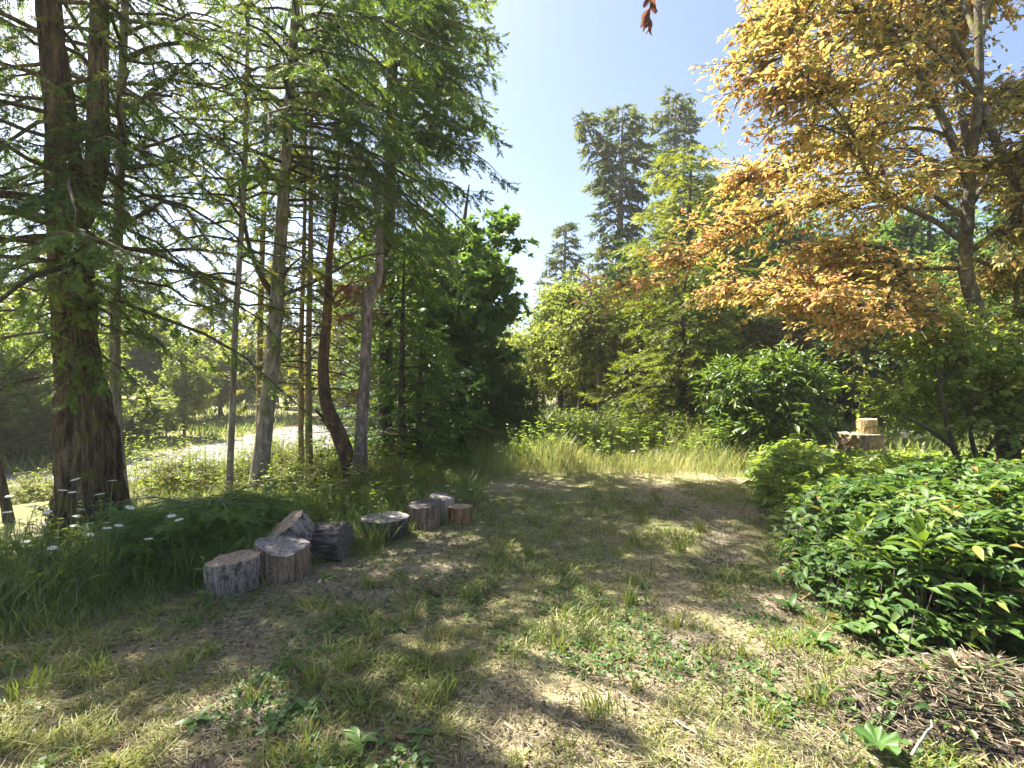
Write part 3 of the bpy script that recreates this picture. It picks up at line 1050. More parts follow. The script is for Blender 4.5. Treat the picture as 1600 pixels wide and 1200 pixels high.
# --- dark rounded holly like shrub at its right foot
st = Stem([(-0.05, 12, -0.1), (-0.05, 12, 0.8), (-0.05, 12, 1.8)], [0.06, 0.05, 0.02])
wood, crown = leafy(lobes((-0.1, 12, 0.75), (0.62, 0.7, 0.95), 16, 6, 0.5), 340, 203, LEAF, 0.105, 4, 0.22, 8, st, 0.012, 0.2, gap=0.3, min_z=-0.02)
plant_tree('round_shrub', 'dark rounded evergreen shrub where the tall grass begins', 'shrub', st, wood, crown, M['bark_dark'], M['maple'])

# --- yew like evergreens with layered sprays
for k, (px, Y, hgt, L0, lab, sd, tint) in enumerate(((655, 9.8, 2.6, 1.35, 'low evergreen with layered green sprays just behind the row of stumps', 211, 0.5),
                                                    (600, 11.2, 4.6, 1.4, 'taller dark evergreen rising behind the purple grey snag', 213, 0.4),
                                                    (722, 10.8, 1.9, 1.0, 'small dark evergreen beside the rounded shrub', 215, 0.3),
                                                    (628, 8.7, 3.9, 1.15, 'tall leafy evergreen just right of the purple grey snag', 219, 0.5),
                                                    (690, 12.0, 4.6, 1.3, 'dark evergreen under the dense maple', 217, 0.25))):
    x = (px - 800) / 800 * Y
    st = Stem([(x, Y, hz1(x, Y) - 0.05), (x, Y, hgt * 0.5), (x + 0.05, Y, hgt)], [0.07, 0.05, 0.01])
    wood, crown = conifer(st, 0.2, hgt, 62, lambda u: L0 * (1 - 0.75 * u), sd, tl=0.25, lat_gap=0.17, droop=0.35, rise=0.15, hang=0.35, fill=1.0, tint0=tint, tpl=TW_MID)
    plant_tree('yew_shrub', lab, 'shrub', st, wood, crown, M['bark_dark'], M['yew'], group='evergreens behind the stumps')

# --- right middle: spreading evergreens before the wood
for k, (px, Y, z0, hgt, L0, nb, lab, sd, mat, tint) in enumerate((
        (1065, 12.0, 0.1, 4.4, 1.9, 140, 'bushy evergreen with sunlit fan sprays right of the meadow path end', 221, 'hemlock', 0.3),
        (1165, 17.5, 0.1, 7.0, 2.3, 110, 'dark evergreen behind the laurel bush', 223, 'yew', 0.35),
        (1075, 15.5, 1.0, 8.8, 3.6, 135, 'bright yellow green hemlock with long sweeping boughs', 225, 'hemlock', 0.65),
        (1000, 15.0, 0.3, 5.0, 1.5, 90, 'pale sunlit evergreen left of the bushy one', 227, 'hemlock', 0.5))):
    x = (px - 800) / 800 * Y
    st = Stem([(x, Y, -0.1), (x, Y, hgt * 0.5), (x + 0.1, Y, hgt)], [0.16, 0.1, 0.015])
    wood, crown = conifer(st, z0, hgt - 0.05, nb, lambda u: L0 * (1 - 0.85 * u) + 0.15, sd, tl=0.35, lat_gap=0.225, droop=0.35, rise=0.28, hang=0.3, fill=1.0, tint0=tint, tpl=TW_MID)
    plant_tree('hemlock_tree' if mat == 'hemlock' else 'yew_tree', lab, 'tree', st, wood, crown, M['bark_dark'], M[mat], group='evergreens right of the meadow')

# --- laurel bush
x = 5.1
st = Stem([(x, 9.8, -0.1), (x, 9.8, 1.0), (x, 9.8, 2.2)], [0.06, 0.05, 0.02])
wood, crown = leafy(lobes((5.0, 9.9, 1.0), (1.35, 0.9, 1.2), 26, 8, 0.3), 620, 231, LEAF_NARROW, 0.17, 4, 0.35, 8, st, 0.016, 0.5, min_z=0.0, gap=0.3, singles=240)
t = plant_tree('laurel_bush', 'tall glossy laurel bush left of the big stump', 'bush', st, wood, crown, M['bark_dark'], M['laurel'])
leaf_parts(leaf_fine(0.3, 0.05, 0.14), M['laurel'], t, *leafy.big)
# --- purple leaved shrub
st = Stem([(7.5, 14.2, -0.1), (7.5, 14.2, 1.5), (7.5, 14.2, 3.0)], [0.07, 0.05, 0.02])
wood, crown = leafy(lobes((7.6, 14.2, 2.4), (1.4, 0.9, 1.3), 14, 9, 0.45), 320, 233, LEAF, 0.115, 4, 0.3, 8, st, 0.015, 0.45, gap=0.3)
plant_tree('purple_shrub', 'shadowy purple leaved shrub above the big stump', 'shrub', st, wood, crown, M['bark_dark'], M['purple'])

# --- far firs over the skyline
FAR_L = {}
for k, (px, Y, top, L0, nb, lab, sd, z0, ragged) in enumerate((
        (968, 24, 168, 2.5, 120, 'tall ragged fir with a crooked side top left of its taller twin', 241, 1.5, True),
        (1052, 26, 142, 2.3, 110, 'tallest ragged fir on the skyline', 243, 3.0, True),
        (880, 30, 345, 2.6, 80, 'small pointed fir standing alone at the end of the sky gap', 245, 2.0, False))):
    x = (px - 800) / 800 * Y
    hgt = CAM_H + (600 - top) / 800 * Y
    st = Stem([(x, Y, -0.1), (x, Y, hgt * 0.5), (x + 0.15, Y, hgt)], [0.3, 0.18, 0.02])
    if ragged:
        fn = lambda u: L0 * (0.75 + 0.25 * math.sin(9 * u)) * (1 - u ** 2.5 * 0.8)
    else:
        fn = lambda u: L0 * (1 - 0.95 * u) + 0.1
    wood, crown = conifer(st, z0, hgt, nb, fn, sd, tl=0.52, lat_gap=0.19, droop=0.35, rise=0.3, hang=0.35, fill=1.0, tint0=0.45, tpl=TW_FAR, wood_r=0.02)
    if k == 0:
        s2 = Stem([(x - 0.2, Y, hgt - 3.2), (x - 1.2, Y, hgt - 1.6), (x - 1.75, Y, hgt - 0.2)], [0.1, 0.07, 0.02])
        tube(wood, s2.p, s2.r, 6, 0.5)
        _, c2 = conifer(s2, hgt - 2.6, hgt - 0.2, 22, lambda u: 0.8 * (1 - 0.7 * u), 249, tl=0.45, lat_gap=0.22, tpl=TW_FAR, wood=wood, rise=0.3)
        crown.merge(c2)
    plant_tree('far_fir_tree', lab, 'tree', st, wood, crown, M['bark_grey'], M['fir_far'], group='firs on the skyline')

# --- light green trees at the end of the clearing
for k, (px, Y, zc, rx, rz_, lab, sd, mt, nn_) in enumerate((
        (872, 20, 3.0, 1.6, 2.6, 'light yellow green tree closing the end of the clearing', 251, 'light_leaf', 700),
        (930, 18.5, 2.6, 1.5, 2.3, 'mid green tree right of the light one at the end of the clearing', 253, 'bush', 560),
        (905, 16.5, 3.0, 1.2, 2.4, 'slender yellow green tree nearest the meadow at the end of the clearing', 259, 'light_leaf', 380),
        (835, 23, 2.6, 1.7, 2.5, 'pale leafy tree partly behind the dense maple', 255, 'light_leaf', 560))):
    x = (px - 800) / 800 * Y
    st = Stem([(x, Y, -0.1), (x + 0.1, Y, 2.0), (x, Y, 4.6)], [0.13, 0.1, 0.03])
    wood, crown = leafy(lobes((x, Y, zc), (rx, 1.6, rz_), 26, sd, 0.36), int(nn_ * 0.9), sd, LEAF, 0.155, 4, 0.5, 7, st, 0.03, 0.5, min_z=0.9)
    tree = plant_tree('light_tree', lab, 'tree', st, wood, crown, M['bark_dark'], M[mt], group='leafy trees at the end of the clearing')

# pale dead young fir before them
x = (938 - 800) / 800 * 16
st = Stem([(x, 16, -0.1), (x - 0.1, 16, 2.5), (x - 0.4, 16, 5.2)], [0.07, 0.06, 0.02])
wood, crown = conifer(st, 3.2, 5.1, 22, lambda u: 0.7 - 0.4 * u, 257, tl=0.3, lat_gap=0.22, fill=0.7, tpl=TW_MID, rise=-0.1)
plant_tree('pale_fir_tree', 'thin pale trunk with browning twigs left of the bright hemlock', 'tree', st, wood, crown, M['bark_grey'], M['brown_dead'])


# ------------------------------------------------------------------ the wood all round: a few kinds, copied
def proto_fir(seed, hgt, L0, tint):
    st_ = Stem([(0, 0, -0.2), (0.05, 0, hgt * 0.5), (0, 0.05, hgt)], [0.26, 0.16, 0.02], n=14)
    w_, c_ = conifer(st_, hgt * 0.08, hgt, 100, lambda u: L0 * (1 - 0.8 * u), seed, tl=0.6, lat_gap=0.3, droop=0.35, rise=0.2, hang=0.35, tint0=tint, tpl=TW_FAR, wood_r=0.018)
    return st_, w_, c_


def proto_leafy(seed, hgt, r, mt, n, size, low=0.15):
    st_ = Stem([(0, 0, -0.2), (0.1, 0, hgt * 0.4), (0, 0.05, hgt * 0.85)], [0.15, 0.11, 0.03], n=12)
    w_, c_ = leafy(lobes((0, 0, hgt * 0.55), (r, r, hgt * 0.45), 24, seed, 0.42), n, seed, LEAF, size, 4, 0.6, 7, st_, 0.03, 0.5, min_z=hgt * low, gap=0.44)
    return st_, w_, c_


protos = {}


def place_proto(key, maker, name, label, cat, bark, leaf, group, x, y, rot, s, sz=None):
    if key not in protos:
        st_, w_, c_ = maker()
        protos[key] = plant_tree(name, label, cat, st_, w_, c_, bark, leaf, group, sides=8)
        protos[key].location = (0, 0, 0)
        o = protos[key]
    else:
        o = copy_tree(protos[key])
        o.name = name
        o['label'] = label
        o['category'] = cat
        if group:
            o['group'] = group
        elif 'group' in o:
            del o['group']
    o.location = (x, y, hz1(x, y))
    o.rotation_euler = (0, 0, rot)
    o.scale = (s, s, sz or s)
    return o


rng = np.random.default_rng(900)
# beyond the road, on the left
for k, (px, Y, kind, s) in enumerate(((-60, 17, 'b', 1.0), (40, 21, 'a', 0.9), (120, 24, 'b', 1.0), (215, 26, 'c', 0.8), (290, 27, 'a', 0.75), (345, 30, 'b', 0.85), (405, 32, 'c', 0.8), (470, 35, 'a', 0.9),
                                     (525, 30, 'b', 0.9), (560, 36, 'c', 1.0), (620, 30, 'a', 1.0), (-150, 19, 'c', 1.0))):
    x = (px - 800) / 800 * Y
    kd = {'a': ('leafy_a', lambda: proto_leafy(301, 6.0, 2.8, 'light', 260, 0.36, 0.0), 'light_leaf'),
          'b': ('leafy_b', lambda: proto_leafy(303, 4.4, 2.6, 'bush', 240, 0.33, 0.0), 'light_leaf'),
          'c': ('leafy_c', lambda: proto_leafy(305, 7.5, 2.9, 'maple', 260, 0.38, 0.0), 'bush')}[kind]
    place_proto(kd[0], kd[1], 'roadside_tree', 'leafy tree among the sunlit growth beyond the road', 'tree', M['bark_dark'], M[kd[2]], 'leafy trees beyond the road', x, Y, rng.random() * 6, s)
for k, (px, Y, s) in enumerate(((60, 32, 1.1), (230, 38, 1.1), (330, 42, 1.2), (430, 44, 1.2), (520, 46, 1.3), (600, 42, 1.3), (-40, 27, 1.0), (150, 36, 1.15), (680, 30, 1.2), (730, 34, 1.1), (640, 22, 0.95), (560, 26, 0.9))):
    x = (px - 800) / 800 * Y
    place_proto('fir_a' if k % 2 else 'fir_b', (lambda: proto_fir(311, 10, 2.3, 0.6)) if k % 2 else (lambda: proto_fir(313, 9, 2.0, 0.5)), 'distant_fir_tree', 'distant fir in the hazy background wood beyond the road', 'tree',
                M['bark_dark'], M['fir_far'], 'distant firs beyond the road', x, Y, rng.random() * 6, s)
for k, i in enumerate(range(8, 96, 6)):
    nv_ = np.array([-(ROAD[i + 1] - ROAD[i])[1], (ROAD[i + 1] - ROAD[i])[0]])
    q_ = ROAD[i] + nv_ / np.linalg.norm(nv_) * rng.uniform(3.9, 5.2)
    place_proto(('leafy_b', 'leafy_a', 'leafy_c')[k % 3], None, 'roadside_bush', 'low leafy bush crowding the far edge of the pale road', 'bush', M['bark_dark'], M['bush'], 'bushes along the far edge of the road', q_[0], q_[1], rng.random() * 6, rng.uniform(0.35, 0.6), rng.uniform(0.25, 0.6))
place_proto('leafy_d', lambda: proto_leafy(323, 6.0, 2.6, 'maple', 520, 0.2, 0.03), 'roadside_shrub', 'big dark leafy shrub across the road at the left edge of the photo', 'shrub', M['bark_dark'], M['maple'], None, -15.2, 16.2, 1.0, 0.62)
# right hand wood behind the copper tree
for k, (px, Y, kind, s) in enumerate(((1130, 19, 'f', 1.0), (1210, 21, 'f', 0.95), (1290, 18, 'm', 1.0), (1370, 16, 'm', 0.85), (1450, 18, 'f', 0.9), (1520, 15, 'm', 0.9), (1600, 17, 'f', 0.9), (1680, 14, 'm', 0.95),
                                     (1250, 26, 'f', 1.1), (1400, 26, 'f', 1.1), (1560, 24, 'f', 1.0), (1020, 30, 'f', 0.8), (900, 36, 'f', 0.75), (950, 32, 'm', 0.9), (850, 34, 'm', 0.8), (790, 30, 'm', 0.9), (1760, 18, 'f', 1.0), (1090, 24, 'm', 1.0), (915, 25, 'f', 0.7), (985, 20.5, 'f', 0.8), (1120, 22, 'f', 1.1), (1190, 23, 'f', 1.2), (1330, 20, 'm', 1.35), (1480, 21, 'm', 1.4), (1600, 20, 'm', 1.3), (1250, 19, 'm', 1.2), (1690, 16, 'f', 1.1), (1560, 13.5, 'm', 0.75))):
    x = (px - 800) / 800 * Y
    if kind == 'f':
        place_proto('fir_c', lambda: proto_fir(321, 9, 2.6, 0.3), 'forest_fir_tree', 'dark fir in the wood behind the copper leaved tree', 'tree', M['bark_dark'], M['fir'], 'firs in the wood on the right', x, Y, rng.random() * 6, s)
    else:
        place_proto('leafy_d', lambda: proto_leafy(323, 6.0, 2.6, 'maple', 520, 0.2, 0.03), 'forest_tree', 'dark leafy tree in the shady wood on the right', 'tree', M['bark_dark'], M['maple'], 'leafy trees in the wood on the right', x, Y, rng.random() * 6, s)


# low brambles and saplings between the trunks, on the bank down to the road
def proto_bramble(seed):
    st_ = Stem([(0, 0, -0.1), (0.02, 0, 0.4), (0.0, 0.03, 0.9)], [0.015, 0.012, 0.005], n=8)
    w_, c_ = leafy(lobes((0, 0, 0.5), (0.75, 0.7, 0.5), 14, seed, 0.45), 120, seed, LEAF, 0.055, 4, 0.3, 8, st_, 0.006, 0.6, gap=0.3, min_z=0.0)
    return st_, w_, c_


for k in range(22):
    Y = rng.uniform(6.3, 9.5)
    px = rng.uniform(150, 600) if k > 6 else rng.uniform(-40, 90)
    x = (px - 800) / 800 * Y
    if road_dist([x], [Y])[0] < 3.4:
        continue
    place_proto('bramble' + str(k % 3), lambda: proto_bramble(331 + k % 3), 'bramble_bush', 'low twiggy bramble on the bank between the trunks and the road', 'bush', M['bark_tan'], M['bush'], 'brambles on the bank', x, Y, rng.random() * 6, rng.uniform(0.6, 0.9), rng.uniform(0.3, 0.6))

# ------------------------------------------------------------------ the copper leaved tree on the right
YP = 6.0
tr = [(1585, 800), (1568, 640), (1548, 565), (1527, 490), (1509, 420), (1512, 340), (1518, 250), (1528, 170), (1530, 80), (1526, -40), (1520, -220)]
st = stem_px(tr, YP, [22, 20, 18, 15, 13, 11.5, 10, 8.5, 7.5, 6.5, 5], None, n=70)
t = thing('copper_leaved_tree', 'spreading tree with copper and gold leaves over lichened dark branches', 'tree', (st.p[0][0], st.p[0][1], st.p[0][2] + 0.08))
g = Geo()
tube(g, st.p, st.r, 20, 0.5, True, deep_bark(31, 0.07))
limbs = [
    ([(1505, 378), (1465, 348), (1420, 326), (1385, 306), (1350, 262), (1335, 215), (1305, 170), (1268, 130), (1245, 100)], 0.045, -1.0),
    ([(1542, 560), (1485, 508), (1432, 482), (1392, 488), (1340, 475), (1290, 462), (1230, 470)], 0.05, -0.6),
    ([(1530, 530), (1470, 492), (1432, 462), (1408, 425), (1393, 390), (1330, 385), (1260, 400)], 0.05, 0.8),
    ([(1514, 285), (1480, 200), (1440, 122), (1402, 62), (1366, -10), (1320, -90)], 0.075, 0.5),
    ([(1518, 250), (1495, 150), (1470, 60), (1450, -40)], 0.06, 1.3),
    ([(1512, 398), (1558, 362), (1610, 338), (1680, 320)], 0.05, -0.5),
    ([(1534, 165), (1556, 220), (1575, 268), (1612, 318), (1690, 330)], 0.075, -0.3),
    ([(1512, 345), (1440, 300), (1340, 310), (1240, 325), (1150, 365), (1060, 425), (985, 455)], 0.035, 0.4),
    ([(1522, 230), (1430, 200), (1340, 230), (1240, 260), (1160, 285)], 0.035, 1.2),
    ([(1528, 150), (1440, 60), (1330, 20), (1250, 40), (1215, 100)], 0.035, -0.8),
    ([(1528, 120), (1400, -60), (1290, -60), (1240, 0)], 0.035, 0.2),
    ([(1530, 60), (1560, -60), (1620, -160)], 0.05, 0.6),
    ([(1545, 545), (1600, 500), (1680, 470)], 0.05, 0.9),
    ([(1524, 200), (1580, 140), (1650, 100)], 0.04, 0.8),
    ([(1512, 330), (1560, 260), (1640, 220)], 0.04, 1.6),
    ([(1512, 400), (1570, 420), (1650, 420)], 0.04, 1.2),
    ([(1527, 60), (1480, -40), (1400, -110)], 0.04, 1.0),
    ([(1512, 350), (1500, 270), (1420, 230), (1320, 130), (1250, 60)], 0.04, 2.2),
    ([(1520, 420), (1440, 420), (1340, 430), (1240, 440), (1130, 440)], 0.04, 1.6),
    ([(1528, 130), (1380, -150), (1180, -190), (1050, -110), (1015, -20)], 0.035, -2.6),
]
rng = np.random.default_rng(77)
ctr_twigs0, ctr_twigs1 = [], []
lw = Geo()
for a, r, dy in limbs:
    n = len(a)
    pts = smooth_path([P(x, y, YP + dy * min(1, (k / (n - 1)) * 1.2)) for k, (x, y) in enumerate(a)], 26)
    q = Geo()
    rad = np.linspace(r, 0.008, 26) * 0.7 + 0.002
    tube(q, pts, rad, 9, 0.5, True)
    q.build('branch', M['bark_plum'], t, smooth=True)
    # side shoots in flat tiers, each with twigs
    hang_branch = a[-1] == (1015, -20)
    ns = 54 if not hang_branch else 5
    for _ in range(ns):
        u = rng.uniform(0.25, 1.0) if not hang_branch else rng.uniform(0.1, 0.5)
        i = min(24, int(u * 25))
        b0 = pts[i]
        tan = nrm(pts[i + 1] - pts[i])
        ang = rng.uniform(-1, 1) * 1.3
        sd = np.array([math.cos(ang) * tan[0] - math.sin(ang) * tan[1], math.sin(ang) * tan[0] + math.cos(ang) * tan[1], rng.normal(0.02, 0.22)])
        if np.linalg.norm(sd[:2]) < 0.3:
            sd[:2] = rng.normal(0, 1, 2)
        sd = nrm(sd)
        Ls = rng.uniform(0.5, 1.2) * (1 - 0.45 * u)
        bpts = np.array([b0 + sd * Ls * s_ + UP * (0.08 * s_ - 0.22 * s_ * s_) * Ls for s_ in np.linspace(0, 1, 6)])
        bpts[1:] += rng.normal(0, 0.02, (5, 3))
        tube(lw, bpts, np.linspace(0.011, 0.004, 6), 5, 0.5)
        m = 10
        us = rng.uniform(0.1, 1, m)
        tp = np.stack([np.interp(us, np.linspace(0, 1, 6), bpts[:, k]) for k in range(3)], 1)
        td = nrm(sd[None] * 0.7 + rng.normal(0, 0.75, (m, 3)) * np.array([1, 1, 0.28]) - UP * 0.08)
        ctr_twigs0.append(tp)
        ctr_twigs1.append(tp + td * rng.uniform(0.15, 0.42, (m, 1)))
g.merge(lw)
p0, p1 = np.concatenate(ctr_twigs0), np.concatenate(ctr_twigs1)
strips(g, p0, p1, 0.004, 0.5)
g.build('trunk', M['bark_plum'], t, smooth=True)
per = 7
j = np.repeat(np.arange(len(p0)), per)
tt = rng.uniform(0.1, 1.05, len(j))
lp = p0[j] + (p1 - p0)[j] * tt[:, None]
d0 = nrm(p1 - p0)[j]
ld = nrm(d0 * 0.75 + rng.normal(0, 0.6, (len(j), 3)) * np.array([1, 1, 0.5]) - UP * 0.28)
lu = UP + rng.normal(0, 0.35, (len(j), 3))
ls = rng.uniform(0.05, 0.1, len(j))
LR = frames(ld, lu)
tint = 0.53 + 0.4 * (fbm(lp * 0.55 + 9, 2) - 0.5) * 2 - 0.05 * (lp[:, 0] - 4) + 0.03 * (lp[:, 2] - 4) + rng.normal(0, 0.19, len(j))
tint = np.clip(tint, 0.05, 1)
# the leaves that show largest become parts of their own
dist = np.linalg.norm(lp - np.array([0, 0, CAM_H]), axis=1)
vis = (np.abs(lp[:, 0] / lp[:, 1]) < 0.98) & ((lp[:, 2] - CAM_H) / lp[:, 1] < 0.74)
face = np.abs(np.einsum('ni,ni->n', LR[:, :, 2], nrm(lp - np.array([0, 0, CAM_H]))))
score = np.where(vis, ls * (0.25 + face) / dist, 0)
big = np.argsort(-score)[:285]
rest = np.ones(len(j), bool)
rest[big] = False
crown = Geo()
crown.place(leaf2(0.46, 0.07, 0.12), lp[rest], LR[rest], ls[rest], tint[rest])
crown.build('crown', M['plum'], t, kind='stuff')


leaf_parts(leaf_fine(0.46, 0.06, 0.15), M['plum'], t, lp[big], LR[big], ls[big], tint[big])
# the shoot that hangs into the sky at the top edge
q = Geo()
hp = smooth_path([P(1013, -40, 3.4), P(1017, -10, 3.4), P(1015, 18, 3.4), P(1016, 40, 3.4)], 10)
tube(q, smooth_path([P(1050, -110, 3.4), P(1022, -80, 3.4), P(1013, -40, 3.4)], 8), np.linspace(0.012, 0.005, 8), 5)
tube(q, hp, np.linspace(0.005, 0.002, 10), 5)
q.build('branch', M['bark_plum'], t, smooth=True)
n = 22
u = np.linspace(0.0, 1, n)
hpos = np.stack([np.interp(u, np.linspace(0, 1, 10), hp[:, k]) for k in range(3)], 1)
a = rng.random(n) * 2 * PI
hd = nrm(np.stack([np.cos(a) * 0.75, np.sin(a) * 0.5, np.full(n, -0.85)], 1))
leaf_parts(leaf_fine(0.42, 0.06, 0.12), M['plum'], t, hpos, frames(hd, rng.normal(0, 1, (n, 3)) + np.array([0, -1, 0.2])), rng.uniform(0.07, 0.095, n), rng.uniform(0.0, 0.06, n))

# --- small green tree below it with layered leaves
t0 = np.array([P(1520, 800, 5.2)[0], 5.2, 0])
st = Stem([(4.62, 5.25, -0.05), (4.62, 5.25, 0.55), (4.45, 5.2, 0.95), (4.3, 5.15, 1.5)], [0.035, 0.03, 0.024, 0.01])
wood = Geo()
for a in ([(4.85, 5.25, 0.0), (4.85, 5.3, 0.6), (5.05, 5.3, 1.0), (5.4, 5.3, 1.5)], [(4.9, 5.3, 0.55), (4.75, 5.3, 1.0), (4.85, 5.3, 1.7)], [(4.5, 5.2, 0.85), (4.15, 5.1, 1.05), (3.8, 5.0, 1.2)]):
    tube(wood, smooth_path(a, 14), np.linspace(0.03, 0.009, 14), 7)
ells = [(4.35 + 1.7 * a, 5.0 + 0.9 * b, 0.75 + 1.25 * c, 0.5, 0.5, 0.14) for a, b, c in np.random.default_rng(4).random((30, 3))]
wood, crown = leafy(ells, 380, 341, leaf2(0.55, 0.06, 0.12), 0.085, 4, 0.3, 8, st, 0.008, 0.85, flat=0.25, shell=0.2, droop=0.15, wood=wood, gap=0.3, limb_n=14, singles=240)
t = plant_tree('small_green_tree', 'small tree with flat layers of green leaves below the copper leaved tree', 'tree', st, wood, crown, M['bark_dark'], M['cover'])
leaf_parts(leaf_fine(0.55, 0.05, 0.14), M['cover'], t, *leafy.big)
# pale slender trunk at the right edge behind it
st = stem_px([(1570, 800), (1566, 720), (1572, 640), (1580, 560)], 7.0, [8, 7, 6.5, 5], [(0.1, 0, 3.2, 0.02)])
wood, crown = leafy([(6.9, 7.0, 2.2, 0.7, 0.7, 0.6), (7.4, 7.2, 1.6, 0.7, 0.7, 0.6), (6.4, 7.1, 1.5, 0.5, 0.6, 0.4)], 170, 343, LEAF, 0.1, 4, 0.3, 8, st, 0.01, 0.5, flat=0.4)
plant_tree('pale_stemmed_tree', 'pale slender trunk at the right edge behind the layered green tree', 'tree', st, wood, crown, M['bark_grey'], M['bush'])


# ------------------------------------------------------------------ the hedge of arching shrubs on the right
def hedge_left(y):
    return np.interp(y, [2.2, 2.55, 3.0, 3.6, 4.3, 5.3, 6.3, 7.5, 9.5], [2.4, 1.98, 1.98, 2.1, 2.35, 2.8, 3.05, 3.55, 4.6])


def hedge_h(x, y, top=0.82):
    x, y = np.asarray(x, float), np.asarray(y, float)
    e = np.minimum(x - hedge_left(y), (y - (2.42 + 0.05 * (x - 2)) ) * 1.1)
    e = e + (fbm2(x, y, 2.2, 5.5, 2).reshape(x.shape) - 0.5) * 0.35
    hh = np.interp(y, [2.3, 4, 6, 8, 10], [top, top, 0.5, 0.22, 0.07])
    hh = hh + sstep(0.66, 0.54, x / y) * sstep(4.0, 5.5, y) * 0.33
    return np.where(e > 0, hh * (1 - np.exp(-e / 0.2)) * (0.7 + 0.6 * fbm2(x, y, 1.9, 15.5, 3).reshape(x.shape)), 0)


def shrub_leaves(xr, yr, n, seed, step, pairs, size, inner=0.3, jit=0.5, flow=(0.55, -0.35), poke=0.08):
    """arching stems that end on the mound's surface, leaves in opposite pairs along them"""
    rng = np.random.default_rng(seed)
    x = rng.uniform(*xr, n)
    y = rng.uniform(*yr, n)
    h = hedge_h(x, y)
    ok = h > 0.06
    x, y, h = x[ok], y[ok], h[ok]
    e = 0.06
    gx = (hedge_h(x + e, y) - hedge_h(x - e, y)) / (2 * e)
    gy = (hedge_h(x, y + e) - hedge_h(x, y - e)) / (2 * e)
    nv = nrm(np.stack([-gx, -gy, np.ones_like(gx)], 1))
    m = len(x)
    depth = np.abs(rng.normal(0, inner, m)) * np.minimum(h, 1)
    tip = np.stack([x, y, h - depth * 0.8 + hz(x, y, False)], 1) + nv * rng.uniform(-0.02, poke, (m, 1))
    d = nrm(nv * 0.55 + np.array([flow[0], flow[1], -0.05]) * 0.7 + rng.normal(0, jit, (m, 3)) * np.array([1, 1, 0.35]))
    Ls = step * pairs
    k = np.arange(pairs)
    # distance back from the tip
    back = (k[None] * step) * rng.uniform(0.8, 1.2, (m, 1))
    pos = tip[:, None] - d[:, None] * back[..., None] - UP * (0.9 * back ** 2)[..., None]
    tang = nrm(d[:, None] + UP * (1.8 * back)[..., None])
    side = nrm(np.cross(tang, UP + rng.normal(0, 0.12, (m, 1, 3))))
    P_, D_, U_, S_, T_ = [], [], [], [], []
    st_t = 0.42 + 0.35 * (fbm2(x, y, 1.3, 33.3, 2) - 0.5) + rng.normal(0, 0.14, m)
    for sg in (1, -1):
        ld_ = nrm(tang * rng.uniform(0.5, 0.95, (m, pairs, 1)) + side * sg - UP * rng.uniform(0, 0.35, (m, pairs, 1)))
        P_.append(pos.reshape(-1, 3))
        D_.append(ld_.reshape(-1, 3))
        U_.append((np.cross(tang, -side) * 1.0 + rng.normal(0, 0.2, (m, pairs, 3)) + UP * 0.3).reshape(-1, 3))
        S_.append((size * rng.uniform(0.7, 1.15, (m, pairs)) * (0.65 + 0.35 * np.minimum(1, (k + 0.6) / 2.0))[None]).ravel())
        T_.append((st_t[:, None] + rng.normal(0, 0.08, (m, pairs)) + 0.25 * (k[None] == 0)).ravel())
    stems = (pos[:, -1] - d * 0.15 - UP * 0.2, tip)
    P_, D_, U_, S_, T_ = [np.concatenate(q) for q in (P_, D_, U_, S_, T_)]
    kp = rng.random(len(P_)) > 0.2
    D_ = nrm(D_ + rng.normal(0, 0.2, D_.shape))
    S_ = S_ * rng.uniform(0.7, 1.2, len(S_))
    return P_[kp], D_[kp], U_[kp], S_[kp], T_[kp], pos


hedge = thing('hedge_shrub', 'wide dark green hedge of arching oval leaved shrubs in the right foreground', 'hedge', (2.9, 3.4, 0))
p_, d_, u_, s_, t_, pos = shrub_leaves((1.9, 6.2), (2.35, 4.6), 5000, 401, 0.043, 5, 0.108, jit=0.65)
R_ = frames(d_, u_)
rng = np.random.default_rng(402)
t_ = np.where(rng.random(len(t_)) < 0.018, rng.uniform(0.93, 1, len(t_)), np.clip(t_ + rng.normal(0, 0.1, len(t_)), 0, 0.9))
camv = np.array([0, 0, CAM_H])
dist = np.linalg.norm(p_ - camv, axis=1)
vis = (p_[:, 0] / p_[:, 1] < 0.97)
hh = hedge_h(p_[:, 0] - 0.06, p_[:, 1] - 0.06)
outer = p_[:, 2] > hh - 0.06
face = np.abs(np.einsum('ni,ni->n', R_[:, :, 2], nrm(p_ - camv)))
score = np.where(vis & outer, s_ * (0.3 + face) / dist, 0)
big = np.argsort(-score)[:290]
rest = np.ones(len(p_), bool)
rest[big] = False
fine = rest & (dist < 3.5) & outer
lod = rest & ~fine
g = Geo()
g.place(FINE, p_[fine], R_[fine], s_[fine], t_[fine])
g.place(leaf2(0.42, 0.08, 0.14), p_[lod], R_[lod], s_[lod], t_[lod])
g.build('foliage', M['hedge'], hedge, smooth=False, kind='stuff')
leaf_parts(FINE, M['hedge'], hedge, p_[big], R_[big], s_[big], t_[big])
g = Geo()
for i in range(0, len(pos), 2):
    pth = np.vstack([pos[i][::-1][0] - np.array([0.05, 0, 0.3]), pos[i][::-1]])
    tube(g, pth[[0, 2, 4, 5]], [0.004, 0.004, 0.003, 0.002], 3, rng.random())
x = rng.uniform(2.0, 5.5, 900)
y = rng.uniform(2.4, 4.6, 900)
h = hedge_h(x, y)
ok = h > 0.1
b0 = np.stack([x, y, np.zeros_like(x)], 1)[ok]
strips(g, b0, b0 + np.stack([rng.normal(0, 0.1, ok.sum()), rng.normal(0, 0.1, ok.sum()), h[ok] * 0.9], 1), 0.005, 0.5)
g.build('stem', M['bark_dark'], hedge, kind='stuff')

